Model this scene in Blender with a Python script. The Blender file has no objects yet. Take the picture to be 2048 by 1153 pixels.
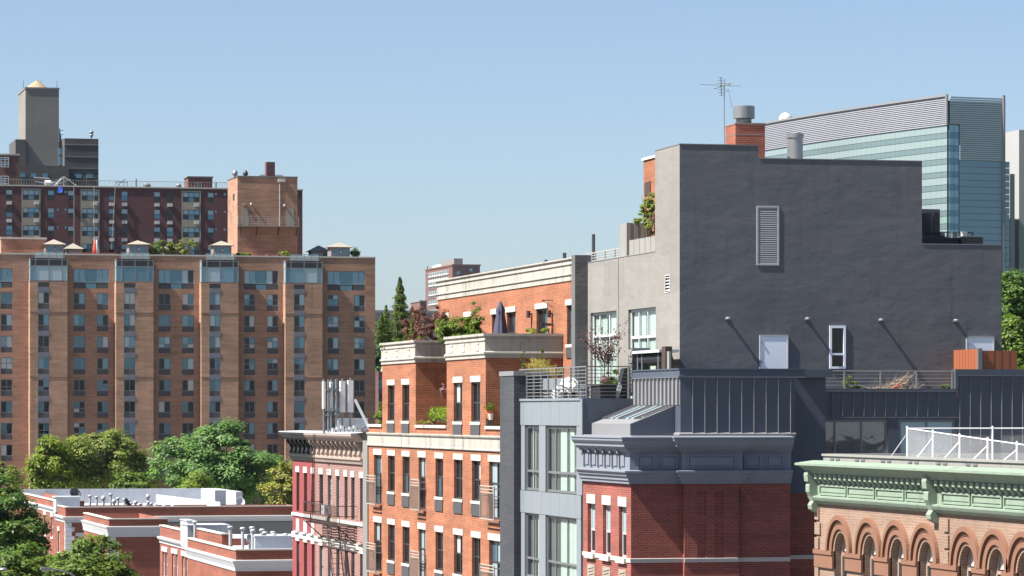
import bpy, math, random
import numpy as np
from mathutils import Vector

scene = bpy.context.scene
random.seed(7)
COL = scene.collection

# ---------------------------------------------------------------- camera
F, CX, HY, TH, H = 7000.0, 1024.0, 825.0, math.radians(13.5), 18.0
cam = bpy.data.cameras.new('camera')
cam.sensor_width = 36.0
cam.lens = 36.0 * F / 2048.0
cam.shift_y = (HY - 576.5) / 2048.0
cam.clip_start = 1.0
cam.clip_end = 20000.0
cam_o = bpy.data.objects.new('camera', cam)
cam_o.location = (0, 0, H)
cam_o.rotation_euler = (math.radians(90), 0, -TH)
COL.objects.link(cam_o)
scene.camera = cam_o

# ---------------------------------------------------------------- sky, sun, exposure
SUN = Vector((-0.605, -0.058, 0.79)).normalized()
SUN_EL = math.asin(SUN.z)
world = bpy.data.worlds.new('World')
scene.world = world
world.use_nodes = True
wn = world.node_tree
wn.nodes.clear()
sky = wn.nodes.new('ShaderNodeTexSky')
sky.sky_type = 'NISHITA'
sky.sun_disc = False
sky.sun_elevation = SUN_EL
sky.sun_rotation = math.atan2(SUN.x, SUN.y)
sky.altitude = 0.0
sky.air_density = 0.7
sky.dust_density = 1.0
sky.ozone_density = 1.6
bg = wn.nodes.new('ShaderNodeBackground')
bg.inputs['Strength'].default_value = 0.056
wo = wn.nodes.new('ShaderNodeOutputWorld')
wn.links.new(sky.outputs[0], bg.inputs[0])
wn.links.new(bg.outputs[0], wo.inputs[0])

sun = bpy.data.lights.new('sun', 'SUN')
sun.energy = 5.0
sun.angle = math.radians(0.53)
sun.color = (1.0, 0.95, 0.87)
sun_o = bpy.data.objects.new('sun', sun)
sun_o.rotation_euler = SUN.to_track_quat('Z', 'Y').to_euler()
sun_o.location = (-60, 60, 120)
COL.objects.link(sun_o)

vs = scene.view_settings
vs.view_transform = 'Standard'
vs.look = 'None'
vs.exposure = 1.46
vs.gamma = 1.0
vs.use_curve_mapping = False
scene.cycles.use_denoising = True
scene.cycles.max_bounces = 6
scene.cycles.diffuse_bounces = 3
scene.cycles.glossy_bounces = 3
scene.cycles.transparent_max_bounces = 12
scene.cycles.caustics_reflective = False
scene.cycles.caustics_refractive = False

# ---------------------------------------------------------------- survey: sight lines met with known facade planes
_s, _c = math.sin(TH), math.cos(TH)
def ray(px, py):
    s = (px - CX) / F
    return (_s + s * _c, _c - s * _s, (HY - py) / F)
def sx(px, py, X):
    d = ray(px, py); t = X / d[0]
    return t * d[1], H + t * d[2]
def sy(px, py, Y):
    d = ray(px, py); t = Y / d[1]
    return t * d[0], H + t * d[2]
def yat(px, X): return sx(px, HY, X)[0]
def xat(px, Y): return sy(px, HY, Y)[0]

# ---------------------------------------------------------------- materials
MATS = {}
def base(name):
    m = bpy.data.materials.new(name); m.use_nodes = True
    n = m.node_tree; b = n.nodes['Principled BSDF']
    MATS[name] = m
    return m, n, b
def node(n, kind, **kw):
    x = n.nodes.new(kind)
    for k, v in kw.items(): setattr(x, k, v)
    return x
def mth(n, op, a, b=None):
    x = node(n, 'ShaderNodeMath', operation=op)
    for i, v in enumerate((a, b)):
        if v is None: continue
        if isinstance(v, (int, float)): x.inputs[i].default_value = v
        else: n.links.new(v, x.inputs[i])
    return x.outputs[0]
def mixc(n, fac, a, b, mode='MIX'):
    x = node(n, 'ShaderNodeMix', data_type='RGBA', blend_type=mode)
    for i, v in ((0, fac), (6, a), (7, b)):
        if isinstance(v, (int, float)): x.inputs[i].default_value = v
        elif isinstance(v, tuple): x.inputs[i].default_value = (*v[:3], 1)
        else: n.links.new(v, x.inputs[i])
    return x.outputs[2]
def noise(n, vec, scale, detail=3, rough=.55):
    x = node(n, 'ShaderNodeTexNoise')
    x.inputs['Scale'].default_value = scale; x.inputs['Detail'].default_value = detail
    x.inputs['Roughness'].default_value = rough
    n.links.new(vec, x.inputs['Vector'])
    return x.outputs['Fac']
def ramp(n, fac, lo, hi):
    x = node(n, 'ShaderNodeMapRange'); n.links.new(fac, x.inputs[0])
    x.inputs[1].default_value = lo; x.inputs[2].default_value = hi
    return x.outputs[0]
def scaled(n, vec, s):
    x = node(n, 'ShaderNodeVectorMath', operation='MULTIPLY'); n.links.new(vec, x.inputs[0]); x.inputs[1].default_value = s
    return x.outputs[0]
def wallcoords(n):
    g = node(n, 'ShaderNodeNewGeometry')
    p = node(n, 'ShaderNodeSeparateXYZ'); n.links.new(g.outputs['Position'], p.inputs[0])
    q = node(n, 'ShaderNodeSeparateXYZ'); n.links.new(g.outputs['True Normal'], q.inputs[0])
    sel = mth(n, 'GREATER_THAN', mth(n, 'ABSOLUTE', q.outputs[0]), 0.6)
    u = node(n, 'ShaderNodeMix', data_type='FLOAT'); n.links.new(sel, u.inputs[0])
    n.links.new(p.outputs[0], u.inputs[2]); n.links.new(p.outputs[1], u.inputs[3])
    c = node(n, 'ShaderNodeCombineXYZ'); n.links.new(u.outputs[0], c.inputs[0]); n.links.new(p.outputs[2], c.inputs[1])
    return g.outputs['Position'], c.outputs[0]
def bump(n, b, h, strength, dist=.02):
    x = node(n, 'ShaderNodeBump'); x.inputs['Strength'].default_value = strength; x.inputs['Distance'].default_value = dist
    n.links.new(h, x.inputs['Height']); n.links.new(x.outputs[0], b.inputs['Normal'])

def brick(name, c1, c2, mortar, patch=.35, pale=None, pale_lo=.62, streak=.0, bw=.225, bh=.076, ms=.011):
    m, n, b = base(name)
    pos, uv = wallcoords(n)
    t = node(n, 'ShaderNodeTexBrick')
    t.inputs['Scale'].default_value = 1; t.inputs['Brick Width'].default_value = bw
    t.inputs['Row Height'].default_value = bh; t.inputs['Mortar Size'].default_value = ms
    t.inputs['Mortar Smooth'].default_value = .2; t.inputs['Bias'].default_value = 0
    for k, c in (('Color1', c1), ('Color2', c2), ('Mortar', mortar)): t.inputs[k].default_value = (*c, 1)
    n.links.new(uv, t.inputs['Vector'])
    col = t.outputs['Color']
    big = noise(n, pos, .35, 4, .6)
    row = noise(n, scaled(n, pos, (.35, .35, 3.2)), 1.0, 3, .6)
    v = mth(n, 'ADD', mth(n, 'MULTIPLY', big, .6), mth(n, 'MULTIPLY', row, .7))
    f = mth(n, 'ADD', mth(n, 'MULTIPLY', mth(n, 'SUBTRACT', v, .65), patch * 2.2), 1.0)
    gr = node(n, 'ShaderNodeCombineColor')
    for i in range(3): n.links.new(f, gr.inputs[i])
    col = mixc(n, 1.0, col, gr.outputs[0], 'MULTIPLY')
    if pale:
        pn = mth(n, 'MULTIPLY', ramp(n, noise(n, scaled(n, pos, (.8, .8, .9)), .8, 5, .7), pale_lo, pale_lo + .18), .55)
        col = mixc(n, pn, col, pale)
    if streak:
        sn = mth(n, 'MULTIPLY', ramp(n, noise(n, scaled(n, pos, (2.6, 2.6, .12)), 1.0, 4, .6), .55, .8), streak)
        col = mixc(n, sn, col, tuple(x * .4 for x in c1))
    n.links.new(col, b.inputs['Base Color'])
    b.inputs['Roughness'].default_value = .88
    bump(n, b, t.outputs['Fac'], -.35, .012)
    return m
def plain(name, c, rough=.75, var=.18, sc=1.2, streak=0.0, streak_col=None, metallic=0.0, bmp=0.0, bsc=8.0, stretch=(1, 1, 1), spec=None, lo=.55, coat=0.0):
    m, n, b = base(name)
    pos = node(n, 'ShaderNodeNewGeometry').outputs['Position']
    a = noise(n, scaled(n, pos, stretch), sc, 5, .62)
    col = mixc(n, a, tuple(max(0, x * (1 - var)) for x in c), tuple(min(1, x * (1 + var)) for x in c))
    if streak:
        sn = mth(n, 'MULTIPLY', ramp(n, noise(n, scaled(n, pos, (2.2, 2.2, .22)), 1.0, 5, .65), lo, lo + .22), streak)
        col = mixc(n, sn, col, streak_col or tuple(x * .25 for x in c))
    n.links.new(col, b.inputs['Base Color'])
    b.inputs['Roughness'].default_value = rough; b.inputs['Metallic'].default_value = metallic
    b.inputs['Coat Weight'].default_value = coat
    if spec is not None: b.inputs['Specular IOR Level'].default_value = spec
    if bmp: bump(n, b, noise(n, scaled(n, pos, stretch), bsc, 4, .6), bmp, .03)
    return m
def stucco(name, c, wave=.5, wdist=.06, tint=None, streak=0.0):
    m, n, b = base(name)
    pos = node(n, 'ShaderNodeNewGeometry').outputs['Position']
    a = noise(n, scaled(n, pos, (1, 1, .5)), .7, 6, .65); fine = noise(n, pos, 30, 3, .6)
    col = mixc(n, a, tuple(x * .86 for x in c), tuple(min(1, x * 1.14) for x in c))
    col = mixc(n, mth(n, 'MULTIPLY', fine, .18), col, (.02, .02, .025))
    if streak:
        sn = mth(n, 'MULTIPLY', ramp(n, noise(n, scaled(n, pos, (3.5, 3.5, .25)), 1.0, 5, .65), .55, .8), streak)
        col = mixc(n, sn, col, tuple(x * .45 for x in c))
    _, uv = wallcoords(n)
    t = node(n, 'ShaderNodeTexBrick'); t.inputs['Scale'].default_value = 1; t.inputs['Brick Width'].default_value = 3.1; t.inputs['Row Height'].default_value = 1.35
    t.inputs['Mortar Size'].default_value = .025; t.inputs['Mortar Smooth'].default_value = 1.0
    for k, c_ in (('Color1', (1.05, 1.05, 1.05, 1)), ('Color2', (.93, .93, .94, 1)), ('Mortar', (.9, .9, .9, 1))): t.inputs[k].default_value = c_
    wob = node(n, 'ShaderNodeVectorMath', operation='ADD'); n.links.new(uv, wob.inputs[0])
    sn_ = noise(n, pos, .9, 4, .6); cb = node(n, 'ShaderNodeCombineXYZ'); n.links.new(sn_, cb.inputs[0]); n.links.new(sn_, cb.inputs[1]); n.links.new(cb.outputs[0], wob.inputs[1])
    n.links.new(wob.outputs[0], t.inputs['Vector'])
    col = mixc(n, 1.0, col, t.outputs['Color'], 'MULTIPLY')
    n.links.new(col, b.inputs['Base Color']); b.inputs['Roughness'].default_value = .9
    w = noise(n, scaled(n, pos, (.7, .7, 1.1)), 1.0, 5, .55)
    h = mth(n, 'ADD', mth(n, 'MULTIPLY', w, wave), mth(n, 'MULTIPLY', fine, .035))
    bump(n, b, h, 1.0, wdist)
    return m
def glass(name, c, metal=.0, rough=.06, wob=.0, spec=.5):
    m, n, b = base(name)
    b.inputs['Base Color'].default_value = (*c, 1); b.inputs['Metallic'].default_value = metal
    b.inputs['Roughness'].default_value = rough; b.inputs['Specular IOR Level'].default_value = spec
    if wob:
        pos = node(n, 'ShaderNodeNewGeometry').outputs['Position']
        bump(n, b, noise(n, pos, 1.6, 2, .5), wob, .02)
    return m
def clear(name, tint=(.93, .97, .96), refl=.05):
    m = bpy.data.materials.new(name); m.use_nodes = True; MATS[name] = m
    n = m.node_tree; n.nodes.clear()
    t = node(n, 'ShaderNodeBsdfTransparent'); t.inputs[0].default_value = (*tint, 1)
    g = node(n, 'ShaderNodeBsdfGlossy'); g.inputs['Roughness'].default_value = .03; g.inputs[0].default_value = (.9, .95, 1, 1)
    fr = node(n, 'ShaderNodeLayerWeight'); fr.inputs[0].default_value = .5
    mx = node(n, 'ShaderNodeMixShader'); o = node(n, 'ShaderNodeOutputMaterial')
    n.links.new(mth(n, 'ADD', mth(n, 'MULTIPLY', mth(n, 'POWER', fr.outputs[1], 5.0), .6), refl), mx.inputs[0])
    n.links.new(t.outputs[0], mx.inputs[1]); n.links.new(g.outputs[0], mx.inputs[2]); n.links.new(mx.outputs[0], o.inputs[0])
    return m
def leaf(name, c, var=.35, hue=(1.25, 1.05, .7), trans=.42):
    m = bpy.data.materials.new(name); m.use_nodes = True; MATS[name] = m
    n = m.node_tree; n.nodes.clear()
    g = node(n, 'ShaderNodeNewGeometry')
    r = g.outputs['Random Per Island']
    col = mixc(n, r, tuple(x * (1 - var) for x in c), tuple(min(1, x * (1 + var) * h) for x, h in zip(c, hue)))
    cl = ramp(n, noise(n, g.outputs['Position'], .9, 3, .6), .35, .68)
    col = mixc(n, cl, mixc(n, 1.0, col, (.62, .74, .70), 'MULTIPLY'), mixc(n, 1.0, col, (1.18, 1.13, .95), 'MULTIPLY'))
    d = node(n, 'ShaderNodeBsdfPrincipled'); d.inputs['Roughness'].default_value = .55; d.inputs['Specular IOR Level'].default_value = .35
    t = node(n, 'ShaderNodeBsdfTranslucent')
    n.links.new(col, d.inputs['Base Color'])
    n.links.new(mixc(n, 1.0, col, (1.3, 1.5, .6), 'MULTIPLY'), t.inputs[0])
    mx = node(n, 'ShaderNodeMixShader'); mx.inputs[0].default_value = trans
    o = node(n, 'ShaderNodeOutputMaterial')
    n.links.new(d.outputs[0], mx.inputs[1]); n.links.new(t.outputs[0], mx.inputs[2]); n.links.new(mx.outputs[0], o.inputs[0])
    return m

brick('orange_brick', (.300, .082, .028), (.205, .052, .019), (.270, .165, .105), .62, (.32, .22, .165), .68, streak=.28)
brick('red_brick', (.255, .045, .028), (.170, .030, .022), (.215, .115, .095), .55, (.29, .19, .17), .60, streak=.25)
brick('pink_brick', (.210, .081, .064), (.176, .064, .051), (.303, .244, .220), .3)
brick('tan_brick', (.330, .172, .108), (.255, .130, .084), (.310, .200, .145), .75, streak=.3)
brick('buff_brick', (.345, .200, .128), (.285, .160, .104), (.320, .215, .155), .65, streak=.35)
brick('maroon_brick', (.090, .030, .034), (.064, .022, .026), (.12, .065, .065), .45)
brick('row_brick', (.235, .048, .022), (.170, .036, .020), (.220, .115, .080), .6, (.27, .17, .13), .70)
brick('black_brick', (.033, .037, .044), (.018, .020, .025), (.059, .065, .074), .4)
brick('salmon_brick', (.235, .148, .102), (.195, .120, .084), (.260, .195, .155), .4, (.225, .205, .195), .62, streak=.2)
brick('grey_brick', (.077, .074, .074), (.056, .053, .053), (.089, .083, .083), .4, streak=.4)
brick('far_brick', (.147, .058, .047), (.122, .049, .039), (.147, .083, .068), .3)
plain('limestone', (.332, .317, .282), .85, .16, 1.6, .85, (.045, .043, .040), lo=.53)
plain('pale_stone', (.428, .411, .370), .85, .1, 2.0, .15, (.173, .162, .145))
plain('white_paint', (.517, .524, .530), .6, .06, 1.5, .12, (.298, .298, .298))
plain('trim_white', (.453, .459, .471), .65, .08, 1.5, .25, (.245, .245, .245))
plain('door_white', (.84, .88, .95), .45, .03, 1.0, bmp=.05, bsc=2)
plain('cream_panel', (.262, .237, .191), .85, .12, .5, .4, (.126, .101, .081))
plain('roof_silver', (0.400, 0.420, 0.455), .7, .3, .9, .5, (.161, .161, .165), bmp=.25, bsc=2.5)
plain('roof_dark', (.10, .10, .105), .9, .3, .7)
plain('black_paint', (.011, .012, .014), .5, .4, 2.0, .25, (.04, .04, .04))
plain('rose_paint', (.212, .043, .043), .75, .14, 1.1, .25, (.151, .025, .027))
plain('beige_paint', (.302, .237, .201), .75, .14, 1.5, .4, (.141, .101, .081))
plain('dark_metal', (.030, .033, .038), .45, .3, 2.0)
plain('rust_metal', (.050, .029, .025), .8, .4, 3.0)
plain('grey_metal', (.166, .174, .181), .45, .12, 2.0, metallic=.3)
plain('rail_metal', (.151, .156, .156), .5, .12, 3.0)
plain('pale_rail', (.312, .292, .262), .6, .14, 3.0)
plain('vent_white', (0.349, 0.356, 0.372), .6, .12, 3.0, .2, (.207, .207, .215))
plain('galvanised', (.232, .241, .252), .42, .2, 3.0, .3, (.126, .131, .136), metallic=.55)
plain('slate_metal', (.060, .074, .101), .42, .14, .9, .35, (.095, .105, .125), bmp=.3, bsc=1.1, spec=.5)
plain('slate_trim', (.184, .186, .196), .5, .10, .9)
plain('seam_metal', (.151, .156, .166), .4, .1, 1.0)
plain('cornice_grey', (.170, .190, .230), .65, .12, 2.2, .2, (.090, .099, .117))
plain('copper_green', (.190, .248, .190), .7, .22, 2.4, .8, (.085, .095, .07), lo=.56)
plain('terracotta', (0.181, 0.087, 0.053), .8, .15, 2.0, .2, (.141, .061, .040))
plain('blue_panel', (.186, .212, .237), .42, .05, .9, .22, (.111, .131, .151), spec=.5)
plain('vent_dark', (.055, .055, .06), .6, .2, 4.0)
plain('wood_red', (.252, .078, .033), .6, .35, 1.2, stretch=(9, 9, .6))
plain('wood_grey', (.221, .216, .201), .85, .25, 1.4, .35, (.111, .106, .101), stretch=(6, 6, .5))
plain('concrete', (.181, .176, .166), .9, .15, .8, .4, (.101, .095, .090))
plain('tower_concrete', (.185, .178, .165), .9, .22, .10, .45, (.086, .075, .063), stretch=(1, 1, 2.5))
plain('cone_roof', (.27, .20, .125), .8, .15, .5)
plain('curtain', (.518, .562, .533), .9, .08, 3.0)
plain('room_dark', (.025, .027, .03), .9, .2, 1.0)
plain('louvre_metal', (.30, .31, .35), .5, .1, .15, metallic=.1)
plain('louvre_shaded', (.40, .45, .54), .5, .08, .15)  # copy of louvre metal for the shaded end; its blue shade painted in
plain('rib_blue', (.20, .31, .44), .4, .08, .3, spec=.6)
plain('asphalt', (.055, .055, .058), .95, .25, .2)
plain('pavement', (.3, .29, .28), .9, .15, .4)
plain('soil', (.08, .07, .05), 1, .3, .05)
plain('grass', (.06, .09, .03), 1, .35, .02)
plain('bark', (.09, .07, .055), .95, .3, 3.0)
plain('twig', (.26, .2, .15), .9, .3, 8.0)
plain('fabric_navy', (.055, .055, .095), .9, .15, 4.0)
plain('fabric_black', (.012, .013, .017), .6, .3, 5.0)
plain('fabric_silver', (.62, .63, .64), .45, .35, 6.0, bmp=.5, bsc=7)
plain('red_pot', (.55, .14, .05), .8, .1, 4.0)
plain('red_paint', (.6, .06, .03), .6, .1, 4.0)
plain('blue_cloth', (.03, .12, .62), .7, .1, 4.0)
plain('antenna_white', (0.613, 0.613, 0.597), .5, .04, 2.0, coat=.2)
plain('panel_grey', (.181, .186, .201), .6, .1, 1.0)
plain('slate_spandrel', (.131, .141, .181), .6, .08, 1.0)
plain('shingle', (.241, .216, .176), .9, .15, 2.0)
plain('dark_shingle', (.12, .14, .16), .85, .15, 2.0)
plain('fog_concrete', (.221, .221, .226), .9, .08, .05)
plain('concrete_fin', (.30, .305, .31), .85, .08, .1)
stucco('grey_stucco', (.130, .136, .148), 1.0, .024, streak=.5)
stucco('beige_stucco', (.212, .202, .186), .6, .10, streak=.3)
stucco('fin_stucco', (.111, .111, .115), .6, .10, streak=.2)
glass('pane_dark', (.012, .015, .02), 0, .05, .1)
glass('pane_black', (.006, .007, .009), 0, .08, 0)
glass('pane_blue', (.16, .27, .35), .55, .06, .25)
glass('pane_teal', (.10, .19, .25), .5, .06, .25)
glass('pane_pale', (.34, .44, .48), .2, .2, .2)
glass('pane_curtain', (.45, .46, .44), 0, .3, 0)
glass('pane_mirror', (.30, .31, .32), .8, .04, .22)
glass('curtainwall_light', (0.247, 0.316, 0.316), .25, .18, .05)
glass('curtainwall_mid', (0.158, 0.221, 0.226), .35, .16, .05)
glass('curtainwall_green', (0.202, 0.314, 0.275), .25, .18, .05)
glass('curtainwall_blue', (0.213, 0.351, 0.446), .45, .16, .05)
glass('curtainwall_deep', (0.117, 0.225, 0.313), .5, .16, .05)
clear('clear_glass')
clear('rail_glass', (.85, .92, .92), .18)
leaf('leaf_mid', (0.106, 0.176, 0.042))
leaf('leaf_dark', (0.081, 0.156, 0.046))
leaf('leaf_locust', (0.125, 0.218, 0.084), .32, (1.1, 1.05, .9))
leaf('leaf_olive', (0.169, 0.221, 0.067), .35, (1.2, 1.0, .7))
leaf('leaf_lime', (0.157, 0.225, 0.033), .3)
leaf('leaf_yellow', (0.245, 0.245, 0.073), .3, (1.1, 1.0, .8))
leaf('leaf_conifer', (0.061, 0.105, 0.027), .4, (1.5, 1.2, .8))
leaf('leaf_arbor', (0.085, 0.145, 0.015), .35)
leaf('leaf_red', (0.136, 0.055, 0.051), .4, (1.1, .9, .9), .25)
leaf('leaf_purple', (0.090, 0.029, 0.036), .4, (1.1, .9, .9), .2)
leaf('leaf_straw', (0.323, 0.255, 0.093), .35, (1.1, 1.05, .9))
leaf('leaf_far', (0.071, 0.125, 0.060), .3, (1.1, 1.05, .9))
leaf('petal_pink', (0.425, 0.255, 0.340), .3, (1.1, 1.0, 1.0))

# ---------------------------------------------------------------- mesh tools
class MB:
    def __init__(s): s.v = []; s.f = []
    def quad(s, *p):
        i = len(s.v); s.v += [tuple(q) for q in p]; s.f.append(tuple(range(i, i + len(p))))
    def box(s, x0, x1, y0, y1, z0, z1, skip=''):
        if x0 > x1: x0, x1 = x1, x0
        if y0 > y1: y0, y1 = y1, y0
        if z0 > z1: z0, z1 = z1, z0
        i = len(s.v)
        s.v += [(x0, y0, z0), (x1, y0, z0), (x1, y1, z0), (x0, y1, z0), (x0, y0, z1), (x1, y0, z1), (x1, y1, z1), (x0, y1, z1)]
        fs = {'d': (3, 2, 1, 0), 'u': (4, 5, 6, 7), 's': (0, 1, 5, 4), 'e': (1, 2, 6, 5), 'n': (2, 3, 7, 6), 'w': (3, 0, 4, 7)}
        s.f += [tuple(i + k for k in q) for key, q in fs.items() if key not in skip]
        return s
    def bar(s, p, q, w, h=None):
        h = h or w; p, q = Vector(p), Vector(q); d = (q - p)
        if d.length < 1e-6: return s
        d.normalize()
        up = Vector((0, 0, 1)) if abs(d.z) < .95 else Vector((1, 0, 0))
        a = d.cross(up).normalized() * (w / 2); b = a.cross(d).normalized() * (h / 2)
        i = len(s.v)
        for c in (p, q): s.v += [tuple(c + a * m + b * k) for m, k in ((-1, -1), (1, -1), (1, 1), (-1, 1))]
        s.f += [tuple(i + k for k in r) for r in ((3, 2, 1, 0), (4, 5, 6, 7), (0, 1, 5, 4), (1, 2, 6, 5), (2, 3, 7, 6), (3, 0, 4, 7))]
        return s
    def tube(s, p, q, r, n=8, r2=None, cap=True):
        r2 = r if r2 is None else r2
        p, q = Vector(p), Vector(q); d = (q - p)
        if d.length < 1e-6: return s
        d.normalize()
        up = Vector((0, 0, 1)) if abs(d.z) < .95 else Vector((1, 0, 0))
        a = d.cross(up).normalized(); b = a.cross(d)
        i = len(s.v)
        for c, rr in ((p, r), (q, r2)):
            s.v += [tuple(c + (a * math.cos(k * 2 * math.pi / n) + b * math.sin(k * 2 * math.pi / n)) * rr) for k in range(n)]
        s.f += [(i + k, i + (k + 1) % n, i + n + (k + 1) % n, i + n + k) for k in range(n)]
        if cap: s.f += [tuple(i + k for k in reversed(range(n))), tuple(i + n + k for k in range(n))]
        return s
    def path(s, pts, r, n=6):
        for a, b in zip(pts, pts[1:]): s.tube(a, b, r, n)
        return s
    def lathe(s, prof, c, n=16):
        i = len(s.v)
        for r, z in prof:
            s.v += [(c[0] + r * math.cos(2 * math.pi * k / n), c[1] + r * math.sin(2 * math.pi * k / n), c[2] + z) for k in range(n)]
        for j in range(len(prof) - 1):
            s.f += [(i + j * n + k, i + j * n + (k + 1) % n, i + (j + 1) * n + (k + 1) % n, i + (j + 1) * n + k) for k in range(n)]
        s.f += [tuple(i + k for k in reversed(range(n))), tuple(i + (len(prof) - 1) * n + k for k in range(n))]
        return s
    def prism(s, poly, vec):
        i = len(s.v); n = len(poly); v = Vector(vec)
        s.v += [tuple(p) for p in poly] + [tuple(Vector(p) + v) for p in poly]
        s.f += [tuple(range(i, i + n)), tuple(reversed(range(i + n, i + 2 * n)))]
        s.f += [(i + k, i + (k + 1) % n, i + n + (k + 1) % n, i + n + k) for k in range(n)]
        return s
    def moulding(s, path, prof):
        """profile (out, z) swept along a plan path; outward is to the right of travel"""
        P = [Vector((p[0], p[1])) for p in path]; offs = []
        for k in range(len(P)):
            ns = []
            if k > 0: d = (P[k] - P[k - 1]).normalized(); ns.append(Vector((d.y, -d.x)))
            if k < len(P) - 1: d = (P[k + 1] - P[k]).normalized(); ns.append(Vector((d.y, -d.x)))
            m = ns[0] if len(ns) == 1 else (ns[0] + ns[1]) / (1 + ns[0].dot(ns[1]))
            offs.append(m)
        i = len(s.v); n = len(prof)
        for p, m in zip(P, offs):
            s.v += [(p.x + m.x * o, p.y + m.y * o, z) for o, z in prof]
        for k in range(len(P) - 1):
            s.f += [(i + k * n + j, i + k * n + (j + 1) % n, i + (k + 1) * n + (j + 1) % n, i + (k + 1) * n + j) for j in range(n)]
        s.f += [tuple(i + j for j in range(n)), tuple(i + (len(P) - 1) * n + j for j in reversed(range(n)))]
        return s
    def facade(s, axis, c, a0, a1, z0, z1, holes=(), rev=.16, extra_a=(), extra_z=()):
        if a0 > a1: a0, a1 = a1, a0
        pt = (lambda a, z, d=0: (c + d, a, z)) if axis == 'x' else (lambda a, z, d=0: (a, c + d, z))
        As = sorted({a0, a1, *[h[0] for h in holes], *[h[1] for h in holes]}); Zs = sorted({z0, z1, *[h[2] for h in holes], *[h[3] for h in holes]})
        for i in range(len(As) - 1):
            run = None
            for j in range(len(Zs) - 1):
                am, zm = (As[i] + As[i + 1]) / 2, (Zs[j] + Zs[j + 1]) / 2
                if any(h[0] < am < h[1] and h[2] < zm < h[3] for h in holes):
                    if run is not None: s._fq(pt, axis, As[i], As[i + 1], run, Zs[j]); run = None
                elif run is None: run = Zs[j]
            if run is not None: s._fq(pt, axis, As[i], As[i + 1], run, Zs[-1])
        for h in holes:
            a, b, p, q = h
            s.quad(pt(a, p), pt(a, q), pt(a, q, rev), pt(a, p, rev)); s.quad(pt(b, p), pt(b, p, rev), pt(b, q, rev), pt(b, q))
            s.quad(pt(a, p), pt(a, p, rev), pt(b, p, rev), pt(b, p)); s.quad(pt(a, q), pt(b, q), pt(b, q, rev), pt(a, q, rev))
        return s
    def _fq(s, pt, axis, a, b, p, q):
        if axis == 'x': s.quad(pt(a, p), pt(a, q), pt(b, q), pt(b, p))
        else: s.quad(pt(a, p), pt(b, p), pt(b, q), pt(a, q))
    def mesh(s, name, off=(0, 0, 0), smooth=False):
        me = bpy.data.meshes.new(name)
        me.from_pydata([(x - off[0], y - off[1], z - off[2]) for x, y, z in s.v], [], s.f)
        me.materials.append(None)
        if smooth: me.polygons.foreach_set('use_smooth', [True] * len(me.polygons))
        me.update()
        return me

def link(name, data, mat=None, parent=None, loc=(0, 0, 0), rz=0.0):
    o = bpy.data.objects.new(name, data); COL.objects.link(o)
    o.location = loc; o.rotation_euler = (0, 0, rz)
    if parent is not None: o.parent = parent
    if mat:
        sl = o.material_slots[0]; sl.link = 'OBJECT'; sl.material = MATS[mat]
    return o
def tag(o, label, cat, group=None, kind=None):
    o['label'] = label; o['category'] = cat
    if group: o['group'] = group
    if kind: o['kind'] = kind
    return o
def thing(name, label, cat, loc, group=None):
    return tag(link(name, None, None, None, loc), label, cat, group)
def wloc(o):
    v = Vector(o.location)
    while o.parent is not None: o = o.parent; v += Vector(o.location)
    return v
def part(name, mb, mat, parent, smooth=False, kind=None):
    """mesh given in world metres under an unrotated parent"""
    o = link(name, mb.mesh(name, wloc(parent), smooth), mat, parent)
    if kind: o['kind'] = kind
    return o
def solo(name, mb, mat, label, cat, base_pt, group=None, kind=None, smooth=False):
    o = link(name, mb.mesh(name, base_pt, smooth), mat, None, base_pt)
    return tag(o, label, cat, group, kind)
def struct(name, mb, mat):
    o = link(name, mb.mesh(name), mat); o['kind'] = 'structure'; return o
CACHE = {}
def cached(key, fn):
    if key not in CACHE: CACHE[key] = fn()
    return CACHE[key]
def bx(name, x0, x1, y0, y1, z0, z1): return MB().box(x0, x1, y0, y1, z0, z1).mesh(name)

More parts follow.
